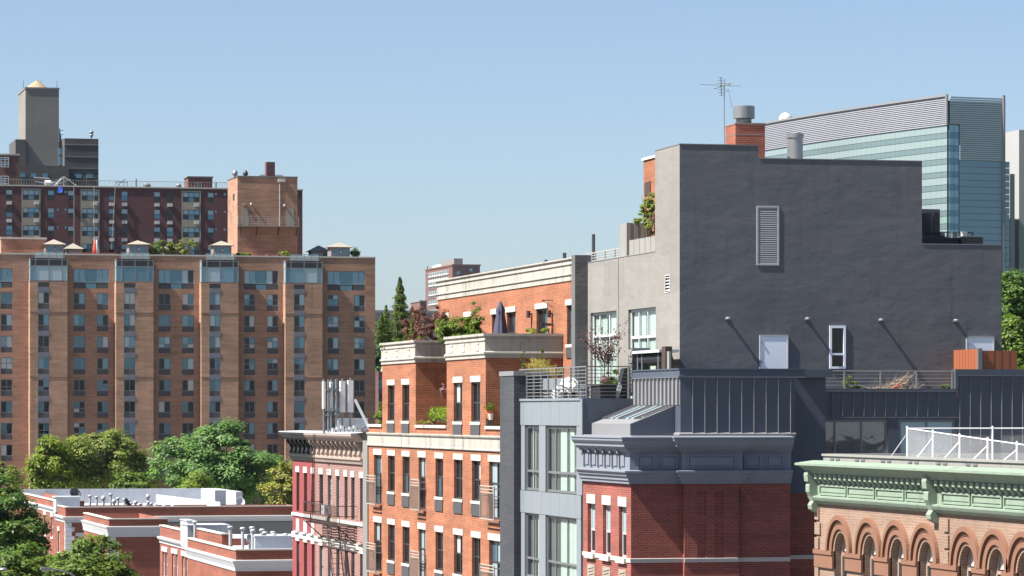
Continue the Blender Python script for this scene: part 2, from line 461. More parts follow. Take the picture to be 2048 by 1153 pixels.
def window(parent, axis, a, c, z0, w, h, cols=(), rows=(.5,), fm='dark_metal', pms=('pane_dark',), bar=.05, inset=.10,
           lintel=None, sill=None, vent=None, name='window', lm='pale_stone', sm='pale_stone', backing=None, vm='vent_dark', cell_mats=None, fd=.06, lout=.025):
    """a window in the wall plane c (axis 'x': faces -X, a is Y; axis 'y': faces -Y, a is X); z0 is the opening's bottom"""
    w, h = round(w, 2), round(h, 2)
    key = ('win', w, h, tuple(cols), tuple(rows), bar, inset, fd)
    xs = [-w / 2] + [-w / 2 + f * w for f in cols] + [w / 2]
    zs = [0] + [f * h for f in rows] + [h]
    def mk():
        m = MB(); y0, y1 = inset, inset + fd
        m.box(-w / 2, -w / 2 + bar, y0, y1, 0, h); m.box(w / 2 - bar, w / 2, y0, y1, 0, h)
        m.box(-w / 2 + bar, w / 2 - bar, y0, y1, 0, bar); m.box(-w / 2 + bar, w / 2 - bar, y0, y1, h - bar, h)
        for x in xs[1:-1]: m.box(x - bar * .4, x + bar * .4, y0 + .003, y1 - .003, bar, h - bar)
        for z in zs[1:-1]: m.box(-w / 2 + bar, w / 2 - bar, y0 + .006, y1 - .006, z - bar * .45, z + bar * .45)
        return m.mesh('window')
    wl = wloc(parent)
    rz = -math.pi / 2 if axis == 'x' else 0
    p = (c, a, z0) if axis == 'x' else (a, c, z0)
    o = link(name, cached(key, mk), fm, parent, (p[0] - wl.x, p[1] - wl.y, p[2] - wl.z), rz)
    k = 0
    for j in range(len(zs) - 1):
        for i in range(len(xs) - 1):
            pw, ph = xs[i + 1] - xs[i] - .004, zs[j + 1] - zs[j] - .004
            me = cached(('pane', round(pw, 3), round(ph, 3)), lambda: bx('pane', -pw / 2, pw / 2, 0, .012, 0, ph))
            pm = cell_mats[k % len(cell_mats)] if cell_mats else random.choice(pms)
            link('pane', me, pm, o, ((xs[i] + xs[i + 1]) / 2, inset + fd * .5, zs[j] + .002)); k += 1
    if lintel:
        lh, le = lintel
        link('lintel', cached(('lin', w, lh, le, lout), lambda: bx('lintel', -w / 2 - le, w / 2 + le, -lout, .09, 0, lh)), lm, o, (0, 0, h))
    if sill:
        sh, se = sill
        link('sill', cached(('sil', w, sh, se), lambda: bx('sill', -w / 2 - se, w / 2 + se, -.05, .09, -sh, 0)), sm, o)
    if vent:
        vh, vg = vent
        link('vent_panel', cached(('ven', w, vh), lambda: bx('vent_panel', -w / 2 - .01, w / 2 + .01, -.045, .05, -vh, 0)), vm, o, (0, 0, -vg))
    if backing:
        link('blind', cached(('bk', w, h), lambda: bx('blind', -w / 2, w / 2, inset + .3, inset + .31, 0, h)), backing, o)
    return o

def leaf_mesh(name, pts, nrm, size, rng, aspect=1.6):
    n = len(pts)
    nrm = nrm / np.maximum(np.linalg.norm(nrm, axis=1, keepdims=True), 1e-6)
    r = rng.normal(size=(n, 3)); a = np.cross(nrm, r); a /= np.maximum(np.linalg.norm(a, axis=1, keepdims=True), 1e-6)
    b = np.cross(nrm, a); s = (size * rng.uniform(.6, 1.35, size=(n, 1)))
    A, B = a * s * .5, b * s * .5 / aspect
    v = np.stack([pts - A, pts - B * .9 + A * .1, pts + A, pts + B * .9 + A * .1], 1).reshape(-1, 3)
    me = bpy.data.meshes.new(name)
    me.vertices.add(4 * n); me.vertices.foreach_set('co', v.astype(np.float32).ravel())
    me.loops.add(4 * n); me.loops.foreach_set('vertex_index', np.arange(4 * n, dtype=np.int32))
    me.polygons.add(n); me.polygons.foreach_set('loop_start', np.arange(0, 4 * n, 4, dtype=np.int32))
    me.materials.append(None); me.update(calc_edges=True); me.validate()
    return me
def crown_points(rng, lobes, n, clumps, cr, fill=.35):
    """leaf positions: clumps spread over the shells of several lobes"""
    lob = np.array([l[:3] for l in lobes]); rad = np.array([l[3:6] for l in lobes])
    wgt = rad.prod(axis=1) ** .67; wgt /= wgt.sum()
    which = rng.choice(len(lobes), clumps, p=wgt)
    d = rng.normal(size=(clumps, 3)); d[:, 2] = d[:, 2] * .9 + .18
    d /= np.linalg.norm(d, axis=1, keepdims=True)
    rr = np.where(rng.random(clumps) < fill, rng.uniform(.2, .8, clumps), rng.uniform(.82, 1.05, clumps))[:, None]
    cc = lob[which] + d * rad[which] * rr
    crr = cr * rng.uniform(.6, 1.4, clumps)
    ci = rng.integers(0, clumps, n)
    e = rng.normal(size=(n, 3)); e /= np.linalg.norm(e, axis=1, keepdims=True)
    q = rng.random((n, 1)) ** .5
    off = e * q * crr[ci][:, None]; off[:, 2] *= .62
    pts = cc[ci] + off
    nrm = e * .6 + d[ci] * .4 + np.array([0, 0, .8]) + rng.normal(size=(n, 3)) * .35
    return pts, nrm
def tree(label, x, y, zb, height, lobes, n, size, lm, clumps=140, cr=.9, trunk_r=.22, seed=1, name='street_tree', group=None, cat='tree', crown_z=.45, fill=.35):
    """lobes: (dx, dy, dz, rx, ry, rz) relative to the tree's foot"""
    rng = np.random.default_rng(seed)
    t = thing(name, label, cat, (x, y, zb), group)
    tb = MB(); top = Vector((rng.uniform(-.2, .2), rng.uniform(-.2, .2), height * crown_z))
    tb.tube((0, 0, 0), top, trunk_r, 8, trunk_r * .7)
    for l in lobes:
        c = Vector(l[:3]); mid = top.lerp(c, .5) + Vector(rng.uniform(-.25, .25, 3) * l[3] * .3)
        tb.tube(top, mid, trunk_r * .5, 6, trunk_r * .32); tb.tube(mid, c, trunk_r * .32, 6, trunk_r * .14)
        for k in range(4):
            e = c + Vector(rng.normal(size=3)) * l[3] * .4
            tb.tube(mid.lerp(c, .6), e, trunk_r * .16, 4, trunk_r * .05)
    link('trunk', tb.mesh('trunk'), 'bark', t)
    pts, nrm = crown_points(rng, lobes, n, clumps, cr, fill)
    link('crown', leaf_mesh('crown', pts, nrm, size, rng), lm, t)
    return t
def bush(name, label, cat, base_pt, lobes, n, size, lm, clumps=30, cr=.2, seed=3, stems=5, stem_m='bark', group=None, stem_r=.012, fill=.5):
    rng = np.random.default_rng(seed)
    t = thing(name, label, cat, base_pt, group)
    sb = MB()
    for l in lobes:
        for k in range(stems):
            e = Vector(l[:3]) + Vector(rng.normal(size=3) * np.array(l[3:6]) * .5)
            m = Vector((e.x * .5, e.y * .5, e.z * .45))
            sb.tube((rng.uniform(-.04, .04), rng.uniform(-.04, .04), 0), m, stem_r, 5, stem_r * .8); sb.tube(m, e, stem_r * .8, 5, stem_r * .35)
    link('stems', sb.mesh('stems'), stem_m, t)
    pts, nrm = crown_points(rng, lobes, n, clumps, cr, fill)
    pts[:, 2] = np.maximum(pts[:, 2], .02)
    link('foliage', leaf_mesh('foliage', pts, nrm, size, rng), lm, t)
    return t

# ================================================================ SETTING
def sheet(name, mat, x0, x1, y0, y1, z): struct(name, MB().box(x0, x1, y0, y1, z - .3, z, 'd'), mat)
sheet('ground', 'soil', -1500, 2500, -1000, 4000, 0.0)
sheet('avenue', 'asphalt', 12, 26.8, -200, 700, .004 + .0)
sheet('cross_street', 'asphalt', 26.8, 160, 99.5, 112.0, .008)
for nm, x0, x1, y0, y1 in (('pavement', 26.8, 70, 112.0, 420), ('pavement', 26.8, 70, 20, 99.5), ('pavement', 7, 12, -200, 700)):
    struct(nm, MB().box(x0, x1, y0, y1, -.2, .13, 'd'), 'pavement')
def hill():
    m = MB(); nx, ny = 36, 30
    xs = np.linspace(70, 900, nx); ys = np.linspace(150, 1500, ny)
    def z(x, y):
        a = max(0., min(1., (x - y * .36 - 10) / 60)); b = max(0., min(1., (y - 170) / 90))
        a = a * a * (3 - 2 * a); b = b * b * (3 - 2 * b)
        edge = max(0., min(1., (880 - x) / 200)) * max(0., min(1., (1480 - y) / 300))
        return -.4 + 20.5 * a * b * edge + math.sin(x * .07) * math.sin(y * .05) * .8 * a * b
    for x in xs:
        for y in ys: m.v.append((x, y, z(x, y)))
    for i in range(nx - 1):
        for j in range(ny - 1): m.f.append((i * ny + j, (i + 1) * ny + j, (i + 1) * ny + j + 1, i * ny + j + 1))
    struct('hill', m, 'grass'); return z
hill_z = hill()

# ================================================================ ORANGE BRICK APARTMENTS
X0 = 32.0
OB = thing('brick_apartment_building', 'orange brick apartment building with pale stone bands and roof terraces', 'building', (X0 + 6, 150, 0))
def span(p0, p1, X):
    a, b = yat(p1, X), yat(p0, X); return a, b
O_N, O_F = 134.12, 162.3
TER = H - .75
Zr = [(H - 1.98, H - 3.63), (H - 5.13, H - 6.78)]      # window head / sill of the two visible storeys
cols = [(748, 763, 'd'), (776, 789.5, 'w'), (805, 819, 'w'), (837, 851, 'd'), (871, 886, 'w'), (908, 925, 'w'), (944, 961, 'w'), (978, 1002, 'd')]
holes, wins = [], []
for p0, p1, k in cols:
    a, b = span(p0, p1, X0)
    for zt, zb in Zr:
        if k == 'd': zb = zb - .66
        holes.append((a, b, zb, zt)); wins.append(((a + b) / 2, b - a, zb, zt, k))
m = MB().facade('x', X0, O_N, O_F, 0, H - 1.55, holes)
m.box(X0, 52, O_N, O_F, 0, H - 1.55, 'wd')
part('wall', m, 'orange_brick', OB)
dk = ('pane_dark', 'pane_dark', 'pane_black', 'pane_teal', 'pane_dark', 'pane_curtain')
for yc, w, zb, zt, k in wins:
    if k == 'w':
        window(OB, 'x', yc, X0, zb, w, zt - zb, (.5,), (.52,), 'dark_metal', dk, .07, lintel=(.25, .12), sill=(.12, .1), vent=(.46, .15), cell_mats=None)
    else:
        d = window(OB, 'x', yc, X0, zb, w, zt - zb, (.5,), (.62,), 'dark_metal', ('pane_dark', 'pane_teal', 'pane_pale'), .08, lintel=(.27, .13), name='balcony_door')
        # juliet balcony: top rails, infill bars, ledge
        g = MB(); hw = w / 2 + .16; y = -.34
        bz = .02; tz = 1.34
        for z in (bz, tz - .26, tz - .13, tz): g.box(-hw, hw, y, y + .04, z - .02, z + .02)
        for x in (-hw, hw):
            g.box(x - .025, x + .025, y - .004, y + .046, bz, tz)
            for z in (.1, tz - .1, tz - .4): g.box(x - .018, x + .018, y + .04, .0, z - .018, z + .018)
        for i in range(1, 12): x = -hw + i * 2 * hw / 12; g.box(x - .007, x + .007, y + .01, y + .03, bz, tz - .26)
        link('balcony_railing', g.mesh('balcony_railing'), 'pale_rail', d)
        link('balcony_ledge', bx('balcony_ledge', -w / 2 - .1, w / 2 + .12, -.12, .08, -.12, -.02), 'terracotta', d)
# stone band, terrace parapet with ledges
path = [(X0, O_F), (X0, O_N)]
m = MB().moulding([(X0, O_F + .04), (X0, O_N)], [(0, H - 1.56), (.07, H - 1.56), (.07, H - 1.50), (.05, H - 1.47), (.05, H - 1.08), (.10, H - 1.04), (.12, H - .99), (.12, H - .96), (0, H - .94)])
m.box(X0, 52, O_F, O_F + .035, H - 1.5, H - .95)
part('stone_band', m, 'limestone', OB)
part('terrace_parapet', MB().box(X0, X0 + .3, O_N, O_F, H - .945, H - .68).box(X0 + .3, 35.3, O_F - .3, O_F, H - .945, H - .68), 'orange_brick', OB)
part('terrace_floor', MB().box(X0 + .3, 52, O_N, O_F - .3, H - 1.5, TER - .2), 'concrete', OB)
B1 = (yat(832, X0), yat(765, X0)); B2 = (yat(972, X0), yat(894, X0))
for a, b in ((O_N, B2[0]), (B2[1], B1[0]), (B1[1], O_F)):
    part('ledge', MB().box(X0 - .07, X0 + .36, a + .002, b - .002 if b != O_F else b + .05, H - .68, H - .56), 'pale_stone', OB)
XB = 35.2
bwin = [((776, 789.5), (805, 819)), ((908, 925), (943, 961))]
for (a, b), wp in zip((B1, B2), bwin):
    hs = []
    for p0, p1 in wp:
        u, v = span(p0, p1, X0); hs.append((u, v, H - .39, H + 1.24))
    mm = MB().facade('x', X0 - .012, a, b, H - .944, H + 2.2, hs, .17)
    mm.box(X0 - .012, XB, a, b, H - .944, H + 2.2, 'wd')
    part('bay_wall', mm, 'orange_brick', OB)
    for u, v, zb, zt in hs:
        window(OB, 'x', (u + v) / 2, X0 - .012, zb, v - u, zt - zb, (.5,), (.48,), 'dark_metal', dk, .07, lintel=(.25, .12), sill=(.12, .1), vent=(.44, .13))
    pr = [(0, H + 2.2), (.05, H + 2.2), (.05, H + 2.33), (.10, H + 2.36), (.10, H + 2.43), (.04, H + 2.47), (.04, H + 2.86), (.08, H + 2.9), (.08, H + 2.96), (.05, H + 2.98),
          (.05, H + 3.06), (.12, H + 3.09), (.12, H + 3.19), (-.25, H + 3.19), (-.25, H + 2.5), (-.1, H + 2.2)]
    part('parapet', MB().moulding([(XB - .003, b), (X0 - .012, b), (X0 - .012, a), (XB - .003, a)], pr), 'limestone', OB)
    for f in (.14, .46, .82):
        yy = b + (a - b) * f
        part('pilaster_block', MB().box(X0 - .085, X0 - .05, yy - .28, yy + .28, H + 2.76, H + 2.84).box(X0 - .085, X0 - .05, yy - .28, yy + .28, H + 2.49, H + 2.56).box(X0 - .065, X0 - .05, yy - .24, yy + .24, H + 2.56, H + 2.76), 'pale_stone', OB)
    part('bay_roof', MB().box(X0 + .25, XB, a + .25, b - .25, H + 2.15, H + 2.5), 'concrete', OB)
# set-back penthouse storey
P_N, P_F = 135.9, 161.7
ph = []
for p0, p1, yt, yb in ((1134, 1147, 610.5, 689), (1073, 1094.6, 618, 712), (1014, 1031, 624.5, 712), (984, 999, 629, 712), (930, 943, 634, 712), (885, 898, 637, 712)):
    (u, zt), (v, _) = sx(p1, yt, XB), sx(p0, yt, XB)
    ph.append((u, v, H + 2.57 if yb == 712 else sx((p0 + p1) / 2, yb, XB)[1], sx((p0 + p1) / 2, yt, XB)[1]))
m = MB().facade('x', XB, P_N, P_F, TER - .2, H + 5.3, ph)
m.box(XB, 50, P_N, P_F, TER - .2, H + 5.3, 'wd')
part('penthouse_wall', m, 'orange_brick', OB)
for i, (u, v, zb, zt) in enumerate(ph):
    window(OB, 'x', (u + v) / 2, XB, zb, v - u, zt - zb, (.5,) if i else (), (.5,) if i != 1 else (.97,), 'dark_metal', ('pane_dark', 'pane_teal', 'pane_dark'), .06, lintel=(.23, .14), sill=(.12, .1) if i == 0 else None, vent=(.42, .13) if i == 0 else None, lout=.05)
pr = [(0, H + 5.3), (.04, H + 5.3), (.04, H + 5.50), (.09, H + 5.53), (.09, H + 5.58), (.03, H + 5.60), (.03, H + 5.92), (.08, H + 5.95), (.08, H + 6.0), (.05, H + 6.02), (.05, H + 6.13), (.12, H + 6.16), (.12, H + 6.22), (-.35, H + 6.22), (-.35, H + 5.3)]
part('roof_parapet', MB().moulding([(50, P_F), (XB, P_F), (XB, P_N)], pr), 'limestone', OB)
part('roof', MB().box(XB + .3, 50, P_N, P_F - .3, H + 5.2, H + 5.75), 'roof_silver', OB)
for px, py in ((1057, 628), (1098, 627)):
    y, z = sx(px, py, XB - .15)
    m = MB().tube((XB - .16, y, z - .17), (XB - .16, y, z + .12), .09, 12).box(XB - .1, XB, y - .03, y + .03, z - .05, z + .02)
    m.tube((XB - .03, y - .02, z - .1), (XB - .03, y - .02, z - .75), .02, 6)
    part('wall_lamp', m, 'rust_metal', OB)
y, z = sx(1107, 650, XB)
part('hanging_hook', MB().bar((XB - .02, y, z + 1.0), (XB - .5, y, z + 1.0), .03).bar((XB - .02, y, z + .7), (XB - .45, y, z + .98), .02).bar((XB - .02, y, z), (XB - .55, y, z + .02), .07, .1).tube((XB - .12, y - .25, z - .7), (XB - .12, y - .25, z + .05), .09, 8, .02), 'rust_metal', OB)
for px, yt, yb, r, Yp in ((1187, 469, 525, .07, 141), (1129, 506, 525, .08, 146), (1092, 520, 525, .07, 150)):
    x, zt = sy(px, yt, Yp)
    part('vent_pipe', MB().tube((x, Yp, H + 5.7), (x, Yp, zt), r, 10), 'dark_metal', OB)
# fin wall between the buildings
xf0, zf = sy(1150, 513, 135.8); xf1, _ = sy(1169, 513, 135.8)
solo('fin_wall', MB().box(xat(1150, 135.32), 35.75, 135.32, 135.88, H - 1, H + 6.28), 'fin_stucco', 'tall narrow dark grey stucco fin between the orange and beige walls', 'wall', (35.2, 135.6, H - 1))

# ================================================================ BLUE-GREY PANEL CLAD BUILDING
CB = thing('panel_clad_building', 'blue grey panel clad building with tall windows beside the black brick pier', 'building', (X0 + 5, 128, 0))
XC = 32.0; C_N, C_F = 122.6, yat(1029, 32.0) - .05
part('core', MB().box(XC + .22, 46, C_N, 134.08, 0, H + .15), 'fin_stucco', CB)
wr = [(H - .52, H - 2.99), (H - 3.87, H - 6.34)]
wp = [(1034, 1042), (1049.5, 1078), (1091, 1153)]
pier = span(1000, 1028, 31.75)
pb = MB().box(31.75, 33.2, pier[0], pier[1] , 0, H + 1.42)
part('brick_pier', pb, 'black_brick', CB)
part('pier_cap', MB().box(31.72, 33.2, pier[0] - .03, pier[1] + .03, H + 1.42, H + 1.6), 'slate_trim', CB)
# cladding panels with open joints; piers run full height, spandrels between
pn = []
edges = [1029, 1047, 1064, 1083, 1101, 1119, 1136, 1152, 1168]
ye = [yat(p, XC) for p in edges]; ye[0] = pier[0] - .004; ye[-1] = C_N
def panel(a, b, z0, z1):
    a, b = sorted((a, b)); part('panel', MB().box(XC, XC + .2, a + .008, b - .008, z0 + .008, z1 - .008), 'blue_panel', CB)
for a, b in zip(ye, ye[1:]): panel(a, b, H - .50, H + .42)
wy = [(yat(b, XC), yat(a, XC)) for a, b in wp]
for a, b in zip(ye, ye[1:]):
    panel(a, b, H - 3.87, H - 3.01)
    panel(a, b, H - 9.5, H - 6.36)
strips = [(wy[0][1], ye[0]), (wy[1][1], wy[0][0]), (wy[2][1], wy[1][0]), (ye[-1], wy[2][0])]
for a, b in strips:
    if abs(b - a) < .1: continue
    for z0, z1 in ((H - 3.01, H - .50), (H - 6.36, H - 3.87)): panel(a, b, z0, z1)
part('coping', MB().box(XC - .04, XC + .35, C_N, pier[0] - .003, H + .43, H + .52), 'blue_panel', CB)
pleat = {}
def curtain(w, h, seed):
    def mk():
        r = random.Random(seed); m = MB(); n = max(6, int(w / .045)); i0 = len(m.v)
        for k in range(n + 1):
            x = -w / 2 + w * k / n; y = .022 * math.sin(k * 1.9 + r.random()) + r.uniform(-.005, .005)
            m.v += [(x, y, 0), (x, y, h)]
        for k in range(n): m.f.append((2 * k, 2 * k + 2, 2 * k + 3, 2 * k + 1))
        return m.mesh('curtain', smooth=True)
    return cached(('cur', round(w, 2), round(h, 2), seed), mk)
for (zt, zb), lay in zip(wr, (0, 1)):
    for k, (a, b) in enumerate(wy):
        w, h = b - a, zt - zb
        cs = ((), (.5,), (.27, .64))[k]
        o = window(CB, 'x', (a + b) / 2, XC, zb, w, h, cs, (.30,), 'grey_metal', ('clear_glass',), .09, .08)
        rx0 = round(w, 2) / 2
        room = MB().box(-rx0, rx0, .22, 1.6, 0, h, 's'); link('room', room.mesh('room'), 'room_dark', o)
        sets = {0: ((-.0, .9),), 1: ((-.10, .24), (.33, .30)), 2: ((-.06, .20), (.19, .17), (.41, .14))}[k]
        for i, (c, f) in enumerate(sets):
            link('curtain', curtain(w * f, h - .08, i + k * 3 + lay * 7), 'curtain', o, (c * w * (1 if lay == 0 else .8), .185, .04))
# terrace rail: along the front, then back along the end wall to the slate mansard
def railing(parent, pts, z0, z1, nbar, post_px=1.0, mat='rail_metal', bar=.028, post=.055, name='railing', posts=None):
    r = link(name, MB().mesh(name), None, parent); 
    ps = posts or []
    m = MB()
    for a, b in zip(pts, pts[1:]):
        A, B = Vector((*a, 0)), Vector((*b, 0)); n = max(1, round((B - A).length / post_px))
        for i in range(n + 1):
            p = A.lerp(B, i / n)
            if i == 0 and a is not pts[0]: continue
            q = MB().box(p.x - post / 2, p.x + post / 2, p.y - post / 2, p.y + post / 2, z0, z1); part('post', q, mat, r)
        for k in range(nbar):
            z = z0 + .12 + (z1 - .02 - z0 - .12) * k / (nbar - 1)
            part('rail', MB().bar((A.x, A.y, z), (B.x, B.y, z), bar if k < nbar - 1 else .045), mat, r)
    return r
yr0 = yat(1040, 32.25); 
railing(CB, [(32.25, yr0), (32.25, 122.75), (33.85, 122.75)], H + .5, H + 1.68, 9, 1.15)
part('end_wall', MB().box(XC + .004, 33.95, 122.35, 122.6, H - 3, H + .5), 'slate_metal', CB)
part('end_wall_edge', MB().box(XC - .03, XC + .0, 122.33, 122.59, H - 3, H + .48), 'blue_panel', CB)
part('terrace_deck', MB().box(XC + .35, 36, 122.6, 134.05, H + .15, H + .3), 'wood_grey', CB)

# ================================================================ STUCCO HOUSE WITH THE BLANK GREY WALL
SB = thing('stucco_building', 'tall stucco building with blank dark grey side wall and beige front', 'building', (42, 128, 0))
XS, YS = 35.6, 122.2
s1, s2, s3 = xat(1517, YS), xat(1844, YS), xat(2003, YS)
Z1, Z2, Z3 = H + 9.73, H + 9.26, H + 6.2
sholes = []
def srect(p0, p1, yt, yb): 
    x0, zt = sy(p0, yt, YS); x1, _ = sy(p1, yt, YS); _, zb = sy(p0, yb, YS); return (x0, x1, zb, zt)
v_big = srect(1513, 1558, 412, 531); w_nar = srect(1659, 1691, 652, 738); d_one = srect(1520, 1575, 672, 760); d_two = srect(1933, 1987, 675, 760)
g = MB()
g.facade('y', YS, XS, s3, H - 1, Z3, [h for h in (w_nar, d_one, d_two)] + [(v_big[0], v_big[1], v_big[2], Z3)], .14)
g.facade('y', YS, XS, s2, Z3, Z2, [(v_big[0], v_big[1], Z3, v_big[3])], .14)
g.facade('y', YS, XS, s1, Z2, Z1)
g.quad((s1, YS, Z2), (s1, YS + 3.4, Z2), (s1, YS + 3.4, Z1), (s1, YS, Z1))
g.quad((s2, YS, Z3), (s2, YS + 3.4, Z3), (s2, YS + 3.4, Z2), (s2, YS, Z2))
g.quad((s3, YS, H - 1), (s3, 135, H - 1), (s3, 135, Z3), (s3, YS, Z3))
part('side_wall', g, 'grey_stucco', SB)
YT = yat(1310, XS)
fh = []
for p0, p1, yt, yb in ((1181, 1233, 624, 790), (1256.5, 1311.5, 617, 758)):
    u, v = span(p0, p1, XS); fh.append((u, v, H + .35, sx((p0 + p1) / 2, yt, XS)[1]))
vs_ = span(1331, 1340, XS); small_vent = (vs_[0], vs_[1], sx(1335, 584, XS)[1], sx(1335, 552, XS)[1])
f = MB().facade('x', XS, YS, 135.3, H + .3, H + 5.97, fh + [small_vent], .14)
f.facade('x', XS, YS, YT, H + 5.97, Z1)
f.quad((XS, 135.3, H + .3), (XS + 8, 135.3, H + .3), (XS + 8, 135.3, H + 5.97), (XS, 135.3, H + 5.97))
f.quad((XS, YT, H + 5.97), (s1, YT, H + 5.97), (s1, YT, Z1), (XS, YT, Z1)); f.quad((s1, YT, Z3), (s2, YT, Z3), (s2, YT, Z2), (s1, YT, Z2))
part('front_wall', f, 'beige_stucco', SB)
r = MB().box(XS + .2, s3, YT, 135.2, H + 5.5, H + 5.9); r.box(XS, s1, YS + .01, YT, Z1 - .3, Z1 - .01, 'wsd'); r.box(s1, s2, YS + .01, YT, Z2 - .3, Z2 - .012, 'wsd')
r.box(s2, s3, YS + .01, YT, Z3 - .3, Z3 - .012, 'wsd')
part('roof', r, 'roof_silver', SB)
cp = MB().box(XS - .015, s1 + .015, YS - .015, YS + .25, Z1, Z1 + .035).box(s1 + .016, s2 + .015, YS - .014, YS + .25, Z2, Z2 + .035).box(s2 + .016, s3 + .015, YS - .013, YS + .25, Z3, Z3 + .035)
cp.box(XS - .015, XS + .25, YS + .251, YT + .01, Z1, Z1 + .035).box(XS - .015, XS + .25, YT + .012, 135.3, H + 5.97, H + 6.0)
part('coping', cp, 'slate_trim', SB)
part('wall_joint', MB().box(XS - .012, XS, yat(1237.5, XS) - .015, yat(1237.5, XS) + .015, H + .3, H + 5.96), 'rust_metal', SB)
# big louvred vent
o = window(SB, 'y', (v_big[0] + v_big[1]) / 2, YS, v_big[2], v_big[1] - v_big[0], v_big[3] - v_big[2], (), (), 'trim_white', ('room_dark',), .06, -.02, name='louvre_vent', fd=.12)
n = 26; hh = v_big[3] - v_big[2] - .12; ww = v_big[1] - v_big[0] - .12
for i in range(n):
    z = .06 + hh * (i + .5) / n
    link('slat', cached(('slat',), lambda: MB().prism([(-ww / 2, .0, -.03), (-ww / 2, .012, -.03), (-ww / 2, .05, .025), (-ww / 2, .038, .025)], (ww, 0, 0)).mesh('slat')), 'trim_white', o, (0, -.015, z))
y0, y1, z0, z1 = small_vent
sv = part('small_vent', MB().box(XS - .02, XS + .05, y0 - .03, y1 + .03, z0 - .03, z0).box(XS - .02, XS + .05, y0 - .03, y1 + .03, z1, z1 + .03).box(XS - .02, XS + .05, y0 - .04, y0, z0, z1).box(XS - .02, XS + .05, y1, y1 + .04, z0, z1).box(XS + .1, XS + .12, y0, y1, z0, z1), 'trim_white', SB)
for i in range(5):
    z = z0 + (z1 - z0) * (i + .5) / 5
    part('slat', MB().prism([(XS - .01, y0, z - .02), (XS + .0, y0, z - .03), (XS + .07, y0, z + .03), (XS + .06, y0, z + .04)], (0, y1 - y0, 0)), 'trim_white', sv)
window(SB, 'y', (w_nar[0] + w_nar[1]) / 2, YS, w_nar[2], w_nar[1] - w_nar[0], w_nar[3] - w_nar[2], (), (.34,), 'door_white', ('pane_dark',), .085, -.03, fd=.12, name='narrow_window')
for d in (d_one, d_two):
    w, h = d[1] - d[0], d[3] - d[2]
    dm = MB().box(d[0] + .02, d[1] - .02, YS - .03, YS + .03, d[2], d[3] - .02)
    do = part('door', dm, 'door_white', SB)
    part('door_frame', MB().box(d[0] - .02, d[0] + .015, YS - .045, YS + .1, d[2], d[3] + .02).box(d[1] - .015, d[1] + .02, YS - .045, YS + .1, d[2], d[3] + .02).box(d[0] + .015, d[1] - .015, YS - .045, YS + .1, d[3] - .016, d[3] + .02), 'trim_white', do)
    for z in (d[3] - .25, d[3] - .95): part('hinge', MB().tube((d[0] + .04, YS - .045, z - .06), (d[0] + .04, YS - .045, z + .06), .015, 8), 'grey_metal', do)
for px, py in ((1457, 637.5), (1616, 638), (1763, 640.5), (1913, 641.5)):
    x, z = sy(px, py, YS - .2)
    m = MB().lathe([(.02, -.03), (.08, -.022), (.105, .0), (.105, .05), (.08, .078), (.02, .085)], (x, YS - .19, z - .03), 14)
    m.box(x - .045, x + .045, YS - .19, YS, z - .015, z + .03); m.box(x - .06, x + .06, YS - .02, YS, z - .06, z + .06)
    part('wall_lamp', m, 'galvanised', SB)
# tall front windows with drapes
for k, (u, v, zb, zt) in enumerate(fh):
    w, h = v - u, zt - zb
    o = window(SB, 'x', (u + v) / 2, XS, zb, w, h, ((.27, .64) if k == 0 else (.3, .62)), ((.74,) if k == 0 else (.70,)), 'trim_white', ('clear_glass',), .11, .10)
    link('room', MB().box(-w / 2, w / 2, .2, 2.0, 0, h, 's').mesh('room'), 'room_dark', o)
    for i, (c, fr) in enumerate(((-.26, .44), (.25, .46))): link('curtain', curtain(w * fr, h - .1, 31 + i + 5 * k), 'curtain', o, (c * w, .21, .05))
# rooftop things on the stucco house
x0, zt = sy(1471, 247, 125.2); x1, _ = sy(1530, 247, 125.2)
ch = thing('brick_chimney', 'orange brick chimney with a fat metal flue cap on the grey building', 'chimney', ((x0 + x1) / 2, 125.8, Z2))
part('stack', MB().box(x0, x1, 125.2, 126.5, Z2 - .25, zt - .03), 'row_brick', ch)
part('cap_slab', MB().box(x0 - .02, x1 + .02, 125.18, 126.52, zt - .028, zt + .03), 'concrete', ch)
part('band', MB().box(x0 - .006, x1 + .006, 125.194, 126.506, zt - .42, zt - .40), 'galvanised', ch)
fx, fy = (x0 + x1) / 2 - .08, 125.75
part('flue', MB().tube((fx, fy, zt + .02), (fx, fy, zt + .3), .29, 24), 'galvanised', ch, True)
part('flue_cap', MB().lathe([(.36, .22), (.41, .23), (.41, .68), (.38, .70), (.38, .5)], (fx, fy, zt), 28), 'galvanised', ch)
px_, pz = sy(1590, 267, 126)
solo('exhaust_pipe', MB().lathe([(.30, 0), (.30, .95), (.335, .96), (.335, 1.12), (.29, 1.14), (.29, .9)], (px_, 126.0, pz - 1.14), 28), 'galvanised', 'short fat galvanised exhaust pipe behind the grey wall top', 'pipe', (px_, 126.0, pz - 1.14))
ax, az0 = sy(1448.5, 296, 124.6); _, az1 = sy(1448.5, 158, 124.6)
an = thing('tv_antenna', 'spindly rooftop television aerial on a thin mast', 'antenna', (ax, 124.6, Z1 - .2))
part('mast', MB().tube((ax, 124.6, Z1 - .2), (ax, 124.6, az1), .018, 6), 'galvanised', an)
az = az1 - .25; bm = MB()
A, B = Vector((ax - .28, 124.9, az - .1)), Vector((ax + .22, 124.3, az + .08))
bm.tube(A, B, .018, 6); C, D = Vector((ax - .1, 124.7, az + .3)), Vector((ax - .12, 124.55, az - .38)); bm.tube(C, D, .016, 6)
part('boom', bm, 'dark_metal', an)
el = MB()
